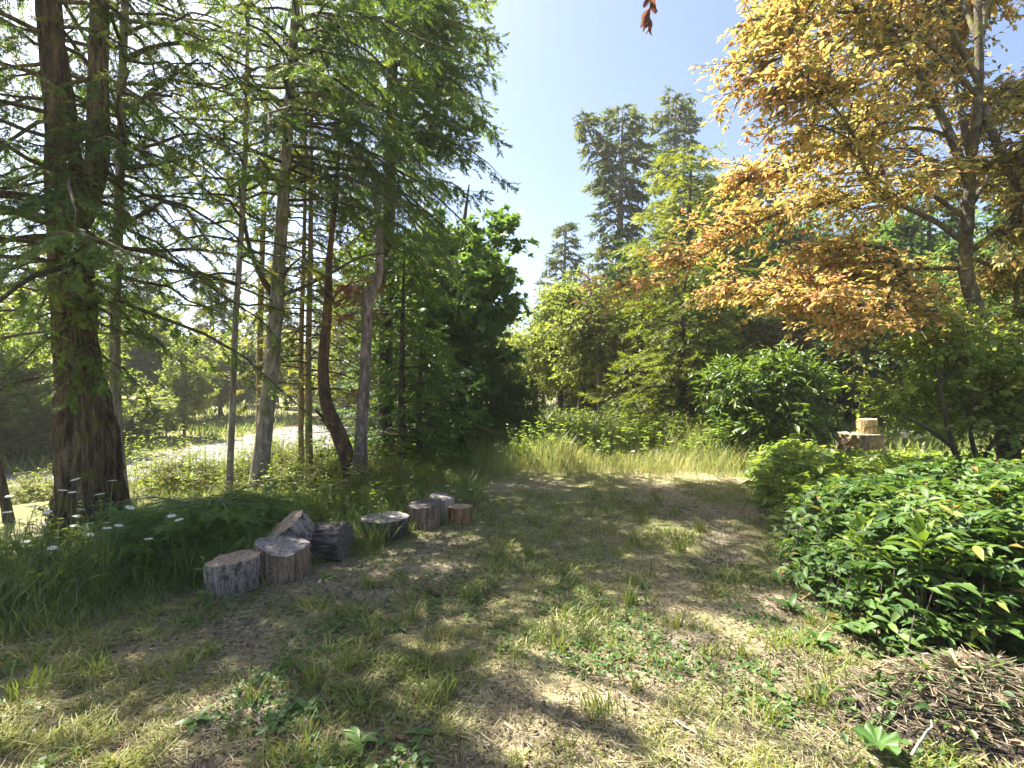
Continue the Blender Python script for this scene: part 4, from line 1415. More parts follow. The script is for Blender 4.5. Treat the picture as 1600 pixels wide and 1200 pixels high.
hedge2 = thing('far_hedge_shrub', 'farther sunlit stretch of low leafy shrub running up to the big stump', 'hedge', (4.6, 7.0, 0))
p_, d_, u_, s_, t_, pos = shrub_leaves((2.7, 10.5), (4.6, 9.6), 4600, 411, 0.055, 4, 0.14, flow=(-0.1, -0.3), jit=0.9, poke=0.16)
g = Geo()
R_ = frames(d_, u_)
t_ = np.clip(t_ + 0.08, 0, 1)
dv = p_ - camv
di = np.linalg.norm(dv, axis=1)
hh = hedge_h(p_[:, 0], p_[:, 1] - 0.06)
big = np.argsort(-np.where((p_[:, 2] > hh - 0.03) & (dv[:, 0] / dv[:, 1] < 0.97), s_ * (0.3 + np.abs(np.einsum('ni,ni->n', R_[:, :, 2], dv / di[:, None]))) / di, 0))[:260]
leaf_parts(leaf_fine(0.4, 0.05, 0.18), M['cover'], hedge2, p_[big], R_[big], s_[big], t_[big])
rest = np.ones(len(p_), bool)
rest[big] = False
p_, R_, s_, t_ = p_[rest], R_[rest], s_[rest], t_[rest]
g.place(leaf2(0.42, 0.08, 0.14), p_, R_, s_, t_)
g.build('foliage', M['cover'], hedge2, kind='stuff')
g = Geo()
strips(g, pos[:, -1] - np.array([0, 0, 0.35]), pos[:, 0], 0.004, 0.5)
g.build('stem', M['bark_dark'], hedge2, kind='stuff')
# low ferny growth in front of the stump and on to the right
# upright sprigs standing out of the hedge
for k, (px, py, Y, lab) in enumerate(((1345, 860, 3.6, 'left one of two bright upright leaf whorls rising from the hedge'), (1440, 868, 3.45, 'right one of two bright upright leaf whorls rising from the hedge'), (1345, 905, 3.3, 'lower small leaf whorl on the hedge below the left upright one'))):
    for Y in np.arange(2.2, 6, 0.02):
        b = P(px, py, Y)
        if b[2] < float(hedge_h(b[:1], b[1:2])[0]) + 0.02:
            break
    t = thing('laurel_sprig', lab, 'plant', b, 'upright sprigs in the hedge')
    g = Geo()
    top = b + np.array([0.01, 0, 0.1])
    tube(g, np.array([b - np.array([0, 0, 0.3]), b, top]), [0.006, 0.005, 0.004], 6)
    g.build('stem', M['stem'], t)
    n = 13
    a = np.arange(n) * 2.4
    el = np.linspace(0.1, 1.25, n)
    dd = np.stack([np.cos(a) * np.cos(el), np.sin(a) * np.cos(el), np.sin(el)], 1)
    pp = b[None] + np.array([0.0, 0, 1.0])[None] * np.linspace(0.0, 0.1, n)[:, None]
    leaf_parts(leaf_fine(0.3, 0.06, 0.12), M['laurel'], t, pp, frames(dd, UP + 0 * dd), rng.uniform(0.12, 0.17, n) * (0.75 if k == 2 else 1), rng.uniform(0.5, 0.9, n))


# ------------------------------------------------------------------ stumps and cut rounds
def stump(name, label, cat, base, r, h, seed, side, top, rot=None, taper=0.0, flare=0.0, notch=None, tilt_top=(0, 0), groove=0.06, gmul=1.0, group=None, ell=1.0, rim=0.0, top_bump=0.006, lobes_=0.10):
    """a round of wood: bark wall with furrows, sawn faces top and bottom"""
    rng = np.random.default_rng(seed)
    n, m = 96, 20
    a = np.arange(n) / n * 2 * PI
    zz = np.linspace(0, 1, m)
    A, Z = np.meshgrid(a, zz)
    lob = 1 + lobes_ * (fbm(np.stack([np.cos(a) * 1.3 + seed, np.sin(a) * 1.3, np.zeros(n)], 1), 2) - 0.5) * 2
    q = np.stack([np.cos(A).ravel() * 5 * r / 0.2, np.sin(A).ravel() * 5 * r / 0.2, Z.ravel() * h * 7 + seed], 1)
    w = fbm(q * 0.6 + 3, 2) * 1.3
    gr = np.abs(2 * fbm(q * np.array([1.3, 1.3, 0.55]) + w[:, None], 3) - 1).reshape(A.shape)
    gr = np.clip(gr * 3.2, 0, 1)
    R = r * lob[None] * (1 + gmul * groove * (gr - 0.7)) * (1 + taper * (Z - 0.5)) * (1 + flare * np.exp(-Z * 5) * (1 + 0.6 * np.sin(5 * A + seed)))
    topz = h + tilt_top[0] * np.cos(a) * r + tilt_top[1] * np.sin(a) * r
    if notch:
        an, wd, dp = notch
        dd = np.angle(np.exp(1j * (a - an)))
        topz = topz - dp * np.exp(-(dd / wd) ** 2)
    topz = topz + (fbm(np.stack([np.cos(a) * 4, np.sin(a) * 4, np.full(n, seed)], 1), 2) - 0.5) * 0.02
    v = np.stack([R * np.cos(A) * ell, R * np.sin(A), Z * topz[None]], -1)
    g_ = Geo()
    i = np.arange(m - 1)[:, None] * n
    j_ = np.arange(n)[None]
    k_ = (j_ + 1) % n
    qf = np.stack([i + j_, i + k_, i + n + k_, i + n + j_], -1).reshape(-1, 4)
    g_.add(v.reshape(-1, 3), np.concatenate([qf[:, [0, 1, 2]], qf[:, [0, 2, 3]]]))
    t = thing(name, label, cat, base, group)
    M3 = rot if rot is not None else Matrix.Identity(3)
    t.rotation_euler = M3.to_euler()
    ob = bpy.data.objects.new('bark', g_.mesh('bark', side, smooth=True))
    C.objects.link(ob)
    ob.parent = t
    # the sawn faces: rings of vertices from the rim to the heart
    for nm, zi, flip in (('sawn_top', -1, False), ('sawn_underside', 0, True)):
        g2 = Geo()
        fr_ = np.array([1.0, 0.96, 0.8, 0.6, 0.4, 0.2, 0.0])
        rim_p = v[zi]
        cz = rim_p[:, 2].mean()
        vv = []
        for f_ in fr_:
            pr_ = rim_p * f_
            z_ = rim_p[:, 2] * f_ ** 1.5 + cz * (1 - f_ ** 1.5)
            z_ = z_ + (fbm(np.stack([np.cos(a) * f_ * 6, np.sin(a) * f_ * 6, np.full(n, seed + 2.)], 1), 2) - 0.5) * top_bump * 2
            if f_ > 0.9 and zi == -1:
                z_ = z_ - rim * (f_ == 1.0)
            vv.append(np.stack([pr_[:, 0], pr_[:, 1], z_], 1))
        vv = np.concatenate(vv)
        mm = len(fr_)
        i2 = np.arange(mm - 1)[:, None] * n
        qf = np.stack([i2 + j_, i2 + k_, i2 + n + k_, i2 + n + j_], -1).reshape(-1, 4)
        ff = np.concatenate([qf[:, [0, 1, 2]], qf[:, [0, 2, 3]]])
        g2.add(vv, ff[:, ::-1] if flip else ff)
        o2 = bpy.data.objects.new(nm, g2.mesh(nm, top, smooth=True))
        C.objects.link(o2)
        o2.parent = t
    return t


def R3(rx, ry, rz):
    return Matrix.Rotation(rz, 3, 'Z') @ Matrix.Rotation(ry, 3, 'Y') @ Matrix.Rotation(rx, 3, 'X')


M['b_grey'] = bark_mat('weathered grey bark', [(0.32, (0.025, 0.02, 0.018)), (0.44, (0.13, 0.11, 0.1)), (0.6, (0.32, 0.285, 0.26))], (26, 26, 8), 1.0)
M['b_wood'] = bark_mat('bare streaked wood', [(0.3, (0.045, 0.035, 0.03)), (0.45, (0.14, 0.1, 0.075)), (0.6, (0.28, 0.2, 0.14)), (0.75, (0.4, 0.3, 0.2))], (45, 45, 2.5), 0.6)
M['b_dark'] = bark_mat('charcoal furrowed bark', [(0.3, (0.02, 0.017, 0.016)), (0.5, (0.075, 0.062, 0.058)), (0.68, (0.2, 0.175, 0.16))], (30, 30, 5), 1.0)
M['b_orange'] = bark_mat('orange brown wood', [(0.3, (0.07, 0.035, 0.02)), (0.5, (0.24, 0.13, 0.065)), (0.7, (0.4, 0.26, 0.14))], (30, 30, 4), 0.7)
M['b_pale'] = bark_mat('silver split wood', [(0.3, (0.14, 0.12, 0.1)), (0.5, (0.33, 0.29, 0.25)), (0.7, (0.5, 0.46, 0.4))], (50, 50, 2.5), 0.6)
M['b_gold'] = bark_mat('fresh golden wood', [(0.36, (0.13, 0.08, 0.035)), (0.5, (0.4, 0.29, 0.14)), (0.66, (0.6, 0.48, 0.28))], (34, 34, 2.0), 0.8)
M['b_fibre'] = bark_mat('grey fibrous bark', [(0.3, (0.06, 0.045, 0.035)), (0.5, (0.22, 0.17, 0.125)), (0.7, (0.42, 0.34, 0.26))], (40, 40, 3), 1.0, (0.42, 0.29, 0.12), 0.45)
M['r_grey'] = rings_mat('grey sawn face', (0.42, 0.38, 0.34), (0.2, 0.175, 0.16))
M['r_tan'] = rings_mat('tan sawn face', (0.52, 0.4, 0.28), (0.27, 0.19, 0.13))
M['r_dark'] = rings_mat('dark sawn face', (0.2, 0.175, 0.155), (0.07, 0.06, 0.055))
M['r_gold'] = rings_mat('golden sawn face', (0.62, 0.5, 0.32), (0.38, 0.27, 0.14))


def gp(px, py):
    """where the ground is seen at that spot of the photograph"""
    Y = CAM_H * 800 / (py - 600)
    for _ in range(4):
        z = hz1((px - 800) / 800 * Y, Y)
        Y = (CAM_H - z) * 800 / (py - 600)
    return np.array([(px - 800) / 800 * Y, Y, z])


b = gp(351, 930); b[1] += 0.12; b[2] = hz1(*b[:2]) - 0.03
stump('cut_round', 'grey barked round with a tan sawn top, nearest of the row', 'stump', b, 0.178, 0.25, 1, M['b_grey'], M['r_tan'], tilt_top=(0.08, 0), groove=0.10, group='row of cut rounds')
b = gp(426, 908); b[1] += 0.15; b[2] = hz1(*b[:2]) - 0.03
stump('cut_round', 'brown streaked round with a sloping notched grey top, second of the row', 'stump', b, 0.198, 0.27, 2, M['b_wood'], M['r_grey'], tilt_top=(-0.13, -0.04), notch=(-1.2, 0.6, 0.045), groove=0.04, group='row of cut rounds', ell=1.05)
b = gp(472, 880); b[1] += 0.16; b[2] = hz1(*b[:2]) + 0.02
stump('cut_round', 'grey barked round leaning over with its sawn face tipped up left', 'stump', b, 0.178, 0.35, 3, M['b_grey'], M['r_tan'], rot=R3(0.22, -0.55, 0.1), groove=0.12, group='row of cut rounds')
b = gp(488, 874); b[1] += 0.08; b[2] = hz1(*b[:2]) + 0.115
stump('cut_log', 'charcoal furrowed log round lying on its side between two stumps', 'log', b, 0.172, 0.27, 4, M['b_dark'], M['r_dark'], rot=R3(0, 1.5, -0.12), groove=0.14, group='row of cut rounds', lobes_=0.05)
b = gp(598, 843); b[1] += 0.1; b[2] = hz1(*b[:2]) - 0.03
stump('cut_round', 'wide dark round with a flat pale top behind a tuft of grass', 'stump', b, 0.195, 0.215, 5, M['b_dark'], M['r_grey'], taper=0.22, groove=0.10, group='row of cut rounds', ell=1.12)
b = gp(660, 826); b[1] += 0.14; b[2] = hz1(*b[:2]) - 0.03
stump('cut_round', 'grey brown round with flaking orange wood at its foot', 'stump', b, 0.175, 0.26, 6, M['b_wood'], M['r_dark'], groove=0.09, group='row of cut rounds', tilt_top=(0.05, 0.1))
b = gp(684, 821); b[1] += 0.32; b[2] = hz1(*b[:2]) - 0.03
stump('cut_round', 'taller silver split round just behind the flaking one', 'stump', b, 0.15, 0.27, 7, M['b_pale'], M['r_grey'], groove=0.05, group='row of cut rounds', tilt_top=(-0.15, 0.0), ell=0.9)
b = gp(717, 819); b[1] += 0.1; b[2] = hz1(*b[:2]) - 0.03
stump('cut_round', 'small orange brown round at the far end of the row', 'stump', b, 0.125, 0.195, 8, M['b_orange'], M['r_tan'], groove=0.09, group='row of cut rounds')
b = gp(622, 815); b[1] += 0.55; b[2] = hz1(*b[:2]) - 0.03
stump('cut_round', 'low dark round half hidden behind the wide flat topped one', 'stump', b, 0.16, 0.24, 9, M['b_dark'], M['r_dark'], groove=0.12, group='row of cut rounds', tilt_top=(0.2, 0))
b = gp(576, 790); b[1] += 0.05; b[2] = hz1(*b[:2]) - 0.02
stump('sawn_stub', 'sawn stub with an orange face at the foot of the crooked red tree', 'stump', b + np.array([0, 0, 0.06]), 0.12, 0.3, 10, M['b_pale'], M['r_gold'], rot=R3(1.1, 0.2, 0.3), groove=0.05)
STUMPS = [(o.location.x, o.location.y) for o in sc.objects if o.parent is None and o.get('group') == 'row of cut rounds']
# split wood wedge by the lying log
b = gp(556, 847)
g = Geo()
tube(g, np.array([b + [-0.12, 0.02, 0.02], b + [0, 0, 0.035], b + [0.1, -0.02, 0.02]]), [0.03, 0.045, 0.012], 5, 0.5, True)
tag(g.build('wood_wedge', M['b_gold']), 'pale split wood wedge between the lying log and the flat topped round', 'wood')
# the big stump behind the hedge and the round standing on it
b = P(1340, 706, 11.0)
b[2] = hz1(b[0], b[1]) - 0.05
stump('big_stump', 'broad weathered stump with fibrous grey and golden sides behind the hedge', 'stump', b, 0.46, 0.50, 11, M['b_fibre'], M['r_gold'], flare=0.16, groove=0.14, lobes_=0.3)
stump('wood_round', 'fresh pale round standing on the broad stump', 'log', b + np.array([0.14, -0.08, 0.505]), 0.185, 0.3, 12, M['b_gold'], M['r_gold'], groove=0.07, lobes_=0.12, tilt_top=(0.06, 0.03))
# silvery log lying to its right
g = Geo()
pts = smooth_path([P(1376, 683, 10.9), P(1400, 680, 10.9), P(1437, 681, 11.0)], 12)
tube(g, pts, np.linspace(0.085, 0.06, 12), 14, 0.5, True, deep_bark(3.3, 0.3))
tag(g.build('fallen_log', M['b_pale'], smooth=True), 'silvery fallen log lying right of the broad stump', 'log')
# grey boards lying in the grass behind the stumps
for k, (a, b2, lab) in enumerate((((712, 742), (745, 746), 'short grey board lying behind the far end of the row'), ((718, 752), (700, 768), 'thin grey stick leaning in the grass behind the rounds'))):
    g = Geo()
    p, q = P(*a, 8.2), P(*b2, 8.0)
    tube(g, np.array([p, (p + q) / 2, q]), [0.035 - 0.02 * k] * 3, 4, 0.5, True)
    tag(g.build('weathered_board' if k == 0 else 'leaning_stick', M['b_pale']), lab, 'wood')

# ------------------------------------------------------------------ grass and ground litter
B1 = blade_tpl(0.3, 0.035, 1)
B2 = blade_tpl(0.4, 0.022, 2)
B2S = blade_tpl(0.75, 0.02, 2)


def blades(g_, x, y, h, tint, rng, tpl=None, lean=0.25, wmul=1.0):
    n_ = len(x)
    z = hz(x, y) - 0.005
    R = zrot(rng.random(n_) * 2 * PI)
    tl_ = rng.normal(0, lean, (n_, 2))
    R = R.copy()
    R[:, 0, 2] += tl_[:, 0]
    R[:, 1, 2] += tl_[:, 1]
    sc3 = np.stack([h, np.maximum(h * wmul, 0.06 * wmul), h], 1)
    g_.place(tpl or B2, np.stack([x, y, z], 1), R, sc3, tint)


rng = np.random.default_rng(1001)


def sample_lawn(n, ymin=1.5, ymax=9.5, xw=1.15):
    """more samples near the eye, where blades show larger"""
    u = rng.random(n)
    y = ymin * (ymax / ymin) ** u
    x = rng.uniform(-1, 1, n) * y * xw
    return x, y


def on_lot(x, y):
    """the mown part of the lot"""
    left = np.interp(y, [1.5, 3.4, 4.2, 5.2, 6.2, 8.5], [-9, -2.6, -1.75, -1.0, -0.5, -0.4]) + (fbm2(x, y, 1.5, 8.8, 2) - 0.5) * 0.5
    right = np.where(y < 2.4, 9, hedge_left(y) + 0.05)
    far = 8.0 + 0.12 * x + (fbm2(x, y, 1.2, 2.2, 2) - 0.5) * 0.8
    return (x > left) & (x < right) & (y < far)


x, y = sample_lawn(165000)
gr, stw = lawn_masks(x, y)
lot = on_lot(x, y)
clump = fbm2(x, y, 7.0, 61.0, 2)
keep = lot & (rng.random(len(x)) < (0.14 + 0.86 * gr) * sstep(0.32, 0.66, clump + 0.08 * gr))
x, y, gr, stw, clump = x[keep], y[keep], gr[keep], stw[keep], clump[keep]
h = (0.014 + 0.032 * rng.random(len(x)) * (0.4 + gr)) * (0.7 + 0.9 * sstep(0.5, 0.75, clump)) * np.interp(y, [2, 8], [1, 1.5])
g = Geo()
blades(g, x, y, h, np.clip(0.32 + 0.28 * stw + rng.normal(0, 0.14, len(x)), 0, 0.9), rng, B2S, 0.5, 2.2)
tag(g.build('lawn_grass', M['grass']), 'short patchy green grass over the mown clearing', 'grass', kind='stuff')
print('lawn', g.tris())

# upright tufts that stand out of the lawn
g = Geo()
for k in range(150):
    yy = 1.9 * (8.0 / 1.9) ** rng.random()
    xx = rng.uniform(-1, 1) * yy * 0.95
    if not on_lot(np.array([xx]), np.array([yy]))[0]:
        continue
    n = rng.integers(14, 50)
    r = rng.uniform(0.02, 0.09)
    x = xx + rng.normal(0, r, n)
    y = yy + rng.normal(0, r, n)
    blades(g, x, y, rng.uniform(0.05, 0.15, n) * rng.uniform(0.6, 1.2), np.clip(rng.normal(0.42, 0.1, n), 0, 1), rng, B2, 0.3, 1.5)
tag(g.build('grass_tufts', M['grass']), 'scattered taller green tufts standing out of the mown clearing', 'grass', kind='stuff')

# grass and stalks grown up against the rounds
g = Geo()
for cx, cy in STUMPS:
    n = 110
    a = rng.random(n) * 2 * PI
    rr_ = 0.19 + np.abs(rng.normal(0, 0.035, n))
    x, y = cx + rr_ * np.cos(a), cy + rr_ * np.sin(a)
    blades(g, x, y, rng.uniform(0.03, 0.16, n) * np.where(np.sin(a) > 0, 1.5, 0.75), np.clip(rng.normal(0.45, 0.2, n), 0, 1), rng, B2, 0.4, 0.9)
tag(g.build('stump_foot_grass', M['tall']), 'grass and dry stalks grown up round the feet of the cut rounds', 'grass', kind='stuff')

# dry clippings lying flat
x, y = sample_lawn(70000, 1.5, 9.0)
gr, stw = lawn_masks(x, y)
keep = on_lot(x, y) & (rng.random(len(x)) < 0.35 + 0.6 * stw)
x, y, stw = x[keep], y[keep], stw[keep]
n = len(x)
a = rng.random(n) * 2 * PI
ln = rng.uniform(0.03, 0.12, n) * np.interp(y, [2, 8], [1, 1.4])
dd = np.stack([np.cos(a), np.sin(a), rng.normal(0.02, 0.13, n)], 1)
pp = np.stack([x, y, hz(x, y) + rng.uniform(0.002, 0.018, n)], 1)
g = Geo()
fl = leaf2(0.05, 0.01, 0.08)
w_sc = np.stack([ln, ln * 0 + rng.uniform(0.05, 0.09, n) * np.interp(y, [2, 8], [1, 2]), ln], 1)
g.place(fl, pp, frames(dd, UP + rng.normal(0, 0.4, (n, 3))), w_sc, np.clip(0.35 + 0.4 * stw + rng.normal(0, 0.22, n), 0, 1))
tag(g.build('dry_clippings', M['straw']), 'dry straw coloured clippings strewn over the clearing', 'grass', kind='stuff')

# chips, dead leaves and crumbs of bark
x, y = sample_lawn(70000, 1.5, 8.0)
gr, stw = lawn_masks(x, y)
keep = on_lot(x, y) & (rng.random(len(x)) < 0.75 - 0.5 * stw)
x, y = x[keep], y[keep]
n = len(x)
a = rng.random(n) * 2 * PI
dd = np.stack([np.cos(a), np.sin(a), rng.normal(0, 0.25, n)], 1)
g = Geo()
g.place(leaf2(0.6, 0.12, 0.05), np.stack([x, y, hz(x, y) + 0.006], 1), frames(dd, UP + rng.normal(0, 0.5, (n, 3))), rng.uniform(0.008, 0.03, n), np.clip(rng.beta(1.4, 3.2, n), 0, 1))
tag(g.build('leaf_litter', M['litter']), 'dark leaf litter and bark chips over the bare soil', 'litter', kind='stuff')

# clover and small broad weeds
x, y = sample_lawn(30000, 1.5, 7.0)
gr, stw = lawn_masks(x, y)
cl = fbm2(x, y, 2.6, 91.0, 3)
keep = on_lot(x, y) & (rng.random(len(x)) < sstep(0.5, 0.68, cl))
x, y = x[keep], y[keep]
n = len(x)
a = rng.random(n) * 2 * PI
dd = np.stack([np.cos(a), np.sin(a), rng.normal(0.15, 0.25, n)], 1)
g = Geo()
g.place(leaf2(0.75, 0.08, 0.1), np.stack([x, y, hz(x, y) + rng.uniform(0.005, 0.035, n)], 1), frames(dd, UP + rng.normal(0, 0.35, (n, 3))), rng.uniform(0.015, 0.045, n), np.clip(rng.normal(0.4, 0.2, n), 0, 1))
tag(g.build('clover', M['weed']), 'low clover and small broad leaved weeds in the clearing', 'weeds', kind='stuff')


# tall meadow grass beyond the clearing
def tall_patch(name, label, cat, n, fx, hfun, tint_mu, seed, tpl=B2, wm=1.0, lean=0.2):
    rr = np.random.default_rng(seed)
    x_, y_ = fx(rr, n)
    hh_ = hfun(x_, y_) * rr.uniform(0.45, 1.1, len(x_))
    g_ = Geo()
    tm = tint_mu(x_, y_) if callable(tint_mu) else tint_mu
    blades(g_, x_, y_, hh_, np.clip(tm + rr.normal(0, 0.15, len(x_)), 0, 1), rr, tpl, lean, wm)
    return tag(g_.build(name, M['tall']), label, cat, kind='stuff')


def meadow(rr, n):
    y_ = rr.uniform(7.4, 15.5, n)
    x_ = rr.uniform(-0.08, 0.5, n) * y_
    far = 8.0 + 0.12 * x_ + (fbm2(x_, y_, 1.2, 2.2, 2) - 0.5) * 0.8
    ok_ = (y_ > far + rr.normal(0, 0.3, n)) & (rr.random(n) < 1.3 - y_ / 18)
    return x_[ok_], y_[ok_]


tall_patch('meadow_grass', 'tall sunlit yellow green grass along the far end of the clearing', 'grass', 52000, meadow,
           lambda x_, y_: np.interp(y_, [7.6, 8.6, 10.5, 15], [0.2, 0.42, 0.75, 0.72]) * (0.25 + 1.4 * fbm2(x_, y_, 1.3, 71.0, 3)), lambda x_, y_: 0.52 + 0.6 * (fbm2(x_, y_, 0.8, 72.0, 2) - 0.5), 1101, wm=0.42, lean=0.28)


def verge(rr, n):
    y_ = 2.2 * (9.0 / 2.2) ** rr.random(n)
    left = np.interp(y_, [1.5, 3.0, 3.6, 4.2, 5.2, 6.2, 8.5], [-9, -2.75, -2.3, -1.7, -0.95, -0.5, -0.4])
    x_ = left - np.abs(rr.normal(0, 1.0, n)) * 1.3 + 0.1
    ok_ = (x_ > -1.15 * y_ - 0.5) & (road_dist(x_, y_) > 3.2) & (rr.random(n) < 0.45 + 0.55 * (fbm2(x_, y_, 2.0, 73.0, 2) > 0.47))
    return x_[ok_], y_[ok_]


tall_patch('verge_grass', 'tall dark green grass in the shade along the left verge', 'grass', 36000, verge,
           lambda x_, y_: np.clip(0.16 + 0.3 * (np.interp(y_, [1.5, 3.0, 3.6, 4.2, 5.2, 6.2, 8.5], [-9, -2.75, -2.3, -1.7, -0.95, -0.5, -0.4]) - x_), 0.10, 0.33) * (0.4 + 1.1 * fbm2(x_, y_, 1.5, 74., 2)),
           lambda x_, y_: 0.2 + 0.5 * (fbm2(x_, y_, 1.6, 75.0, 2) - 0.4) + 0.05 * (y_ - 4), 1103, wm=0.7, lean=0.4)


def mid_verge(rr, n):
    y_ = rr.uniform(5.6, 12.0, n)
    x_ = np.where(rr.random(n) < 0.5, rr.uniform(-0.28, 0.0, n), rr.uniform(-0.75, -0.15, n)) * y_
    ok_ = (~on_lot(x_, y_)) & (road_dist(x_, y_) > 3.1)
    return x_[ok_], y_[ok_]


tall_patch('bank_grass', 'thin sunlit grass on the bank under the trunks', 'grass', 21000, mid_verge,
           lambda x_, y_: 0.12 + 0.25 * fbm2(x_, y_, 1.1, 76., 2), 0.55, 1105, wm=0.8, lean=0.35)


def far_field(rr, n):
    y_ = rr.uniform(11, 34, n)
    x_ = rr.uniform(-1.1, 1.1, n) * y_
    ok_ = (road_dist(x_, y_) > 2.9)
    return x_[ok_], y_[ok_]


tall_patch('far_undergrowth', 'low undergrowth on the floor of the far wood and road verges', 'grass', 32000, far_field,
           lambda x_, y_: 0.3 + 0.35 * fbm2(x_, y_, 0.6, 77., 2), 0.4, 1107, B1, wm=2.2, lean=0.3)


# meadow herbs: pale leafy tops among the grass
def herbs(name, label, fx, n, seed, hlo, hhi, size, tint, mat='cover', per=14):
    rr = np.random.default_rng(seed)
    x_, y_ = fx(rr, n)
    n_ = len(x_)
    z_ = hz(x_, y_)
    hh_ = rr.uniform(hlo, hhi, n_)
    b0_ = np.stack([x_, y_, z_], 1)
    b1_ = b0_ + np.stack([rr.normal(0, 0.07, n_), rr.normal(0, 0.07, n_), hh_], 1)
    g_ = Geo()
    strips(g_, b0_, b1_, 0.003, 0.3)
    j_ = np.repeat(np.arange(n_), per)
    t_ = 0.25 + 0.75 * rr.random(len(j_))
    lp_ = b0_[j_] + (b1_ - b0_)[j_] * t_[:, None]
    a_ = rr.random(len(j_)) * 2 * PI
    d__ = np.stack([np.cos(a_), np.sin(a_), rr.uniform(-0.1, 0.7, len(j_))], 1)
    g_.place(leaf2(0.4, 0.06, 0.15), lp_, frames(d__, UP + rr.normal(0, 0.3, (len(j_), 3))), size * rr.uniform(0.5, 1.2, len(j_)), np.clip(tint + rr.normal(0, 0.18, len(j_)), 0, 1))
    return tag(g_.build(name, M[mat]), label, 'plants', kind='stuff')


def fx_meadow_herb(rr, n):
    y_ = rr.uniform(9.2, 15.0, n)
    x_ = rr.uniform(0.0, 0.55, n) * y_
    return x_, y_


herbs('meadow_herbs', 'pale leafy weeds mixed through the tall meadow grass', fx_meadow_herb, 1250, 1201, 0.3, 0.9, 0.10, 0.62)


def fx_verge_herb(rr, n):
    y_ = rr.uniform(3.4, 9.5, n)
    x_ = np.interp(y_, [3.0, 3.6, 4.2, 5.2, 6.2, 8.5], [-3.0, -2.6, -2.1, -1.4, -0.9, -0.6]) - np.abs(rr.normal(0, 1.3, n)) - 0.1
    ok_ = (x_ > -1.1 * y_) & (road_dist(x_, y_) > 3.3)
    return x_[ok_], y_[ok_]


herbs('verge_herbs', 'leafy weeds tangled in the grass of the left verge', fx_verge_herb, 900, 1203, 0.12, 0.5, 0.07, 0.45, 'bush', 12)


def fx_bank(rr, n):
    y_ = rr.uniform(6.2, 11.0, n)
    x_ = rr.uniform(-0.85, -0.2, n) * y_
    ok_ = road_dist(x_, y_) > 3.1
    return x_[ok_], y_[ok_]


herbs('bank_stalks', 'thin twiggy stalks screening the road between the trunks', fx_bank, 420, 1207, 0.35, 1.0, 0.06, 0.5, 'bush', 16)


def fx_right_herb(rr, n):
    y_ = rr.uniform(6.5, 12.5, n)
    x_ = np.maximum(hedge_left(y_), 0.42 * y_) + np.abs(rr.normal(0, 1.8, n))
    return x_, y_


herbs('hedge_foot_herbs', 'bright leafy growth between the hedge and the broad stump', fx_right_herb, 1300, 1205, 0.05, 0.17, 0.10, 0.6, 'cover', 14)


# feathery young conifer behind the first rounds
for k, (px, py, Y, s, lab) in enumerate(((330, 850, 4.55, 1.0, 'feathery green conifer boughs sprawling behind the nearest round'), (255, 880, 4.3, 0.75, 'smaller feathery bough left of the nearest round'))):
    b = P(px, py, Y)
    b[2] = hz1(b[0], b[1])
    st = Stem([b - [0, 0, 0.03], b + [0, 0, 0.2 * s], b + [0.05, 0, 0.42 * s]], [0.015, 0.012, 0.004], n=10)
    wood, crown = conifer(st, b[2] + 0.05, b[2] + 0.42 * s, 54, lambda u: 0.8 * s * (1 - 0.3 * u), 501 + k, tl=0.17, lat_gap=0.085, droop=0.55, rise=0.6, hang=0.3, fill=1.0, tint0=0.5, tpl=[twig_tpl(18, 0.34, 0.045, 0.7, q) for q in (41, 42)])
    plant_tree('conifer_sapling', lab, 'sapling', st, wood, crown, M['stem'], M['sapling'], group='feathery saplings by the rounds', sides=6)


# ------------------------------------------------------------------ daisies
def make_daisy():
    t_ = thing('daisy', 'x', 'flower')
    g_ = Geo()
    tube(g_, np.array([[0.03, 0, -1.0], [0.012, 0.01, -0.6], [0, 0.0, -0.25], [0, 0, 0]]), [0.0028, 0.0026, 0.0022, 0.002], 5)
    g_.build('stem', M['stem'], t_)
    g_ = Geo()
    n_ = 15
    a_ = np.arange(n_) / n_ * 2 * PI
    d__ = np.stack([np.cos(a_), np.sin(a_), np.full(n_, 0.08)], 1)
    g_.place(leaf_fine(0.34, 0.02, 0.25), d__ * 0.006, frames(d__, UP + 0 * d__), np.full(n_, 0.024), np.full(n_, 0.5))
    g_.build('petals', M['petal'], t_)
    g_ = Geo()
    vv = []
    for r_, z_ in ((0.008, 0.0), (0.0075, 0.003), (0.004, 0.005)):
        vv += [[r_ * math.cos(q), r_ * math.sin(q), z_] for q in np.arange(8) / 8 * 2 * PI]
    vv.append([0, 0, 0.0055])
    ff = []
    for r_ in (0, 1):
        for q in range(8):
            a0, a1 = r_ * 8 + q, r_ * 8 + (q + 1) % 8
            ff += [[a0, a1, a1 + 8], [a0, a1 + 8, a0 + 8]]
    ff += [[16 + q, 16 + (q + 1) % 8, 24] for q in range(8)]
    g_.add(vv, ff)
    g_.build('eye', M['daisy_eye'], t_)
    return t_


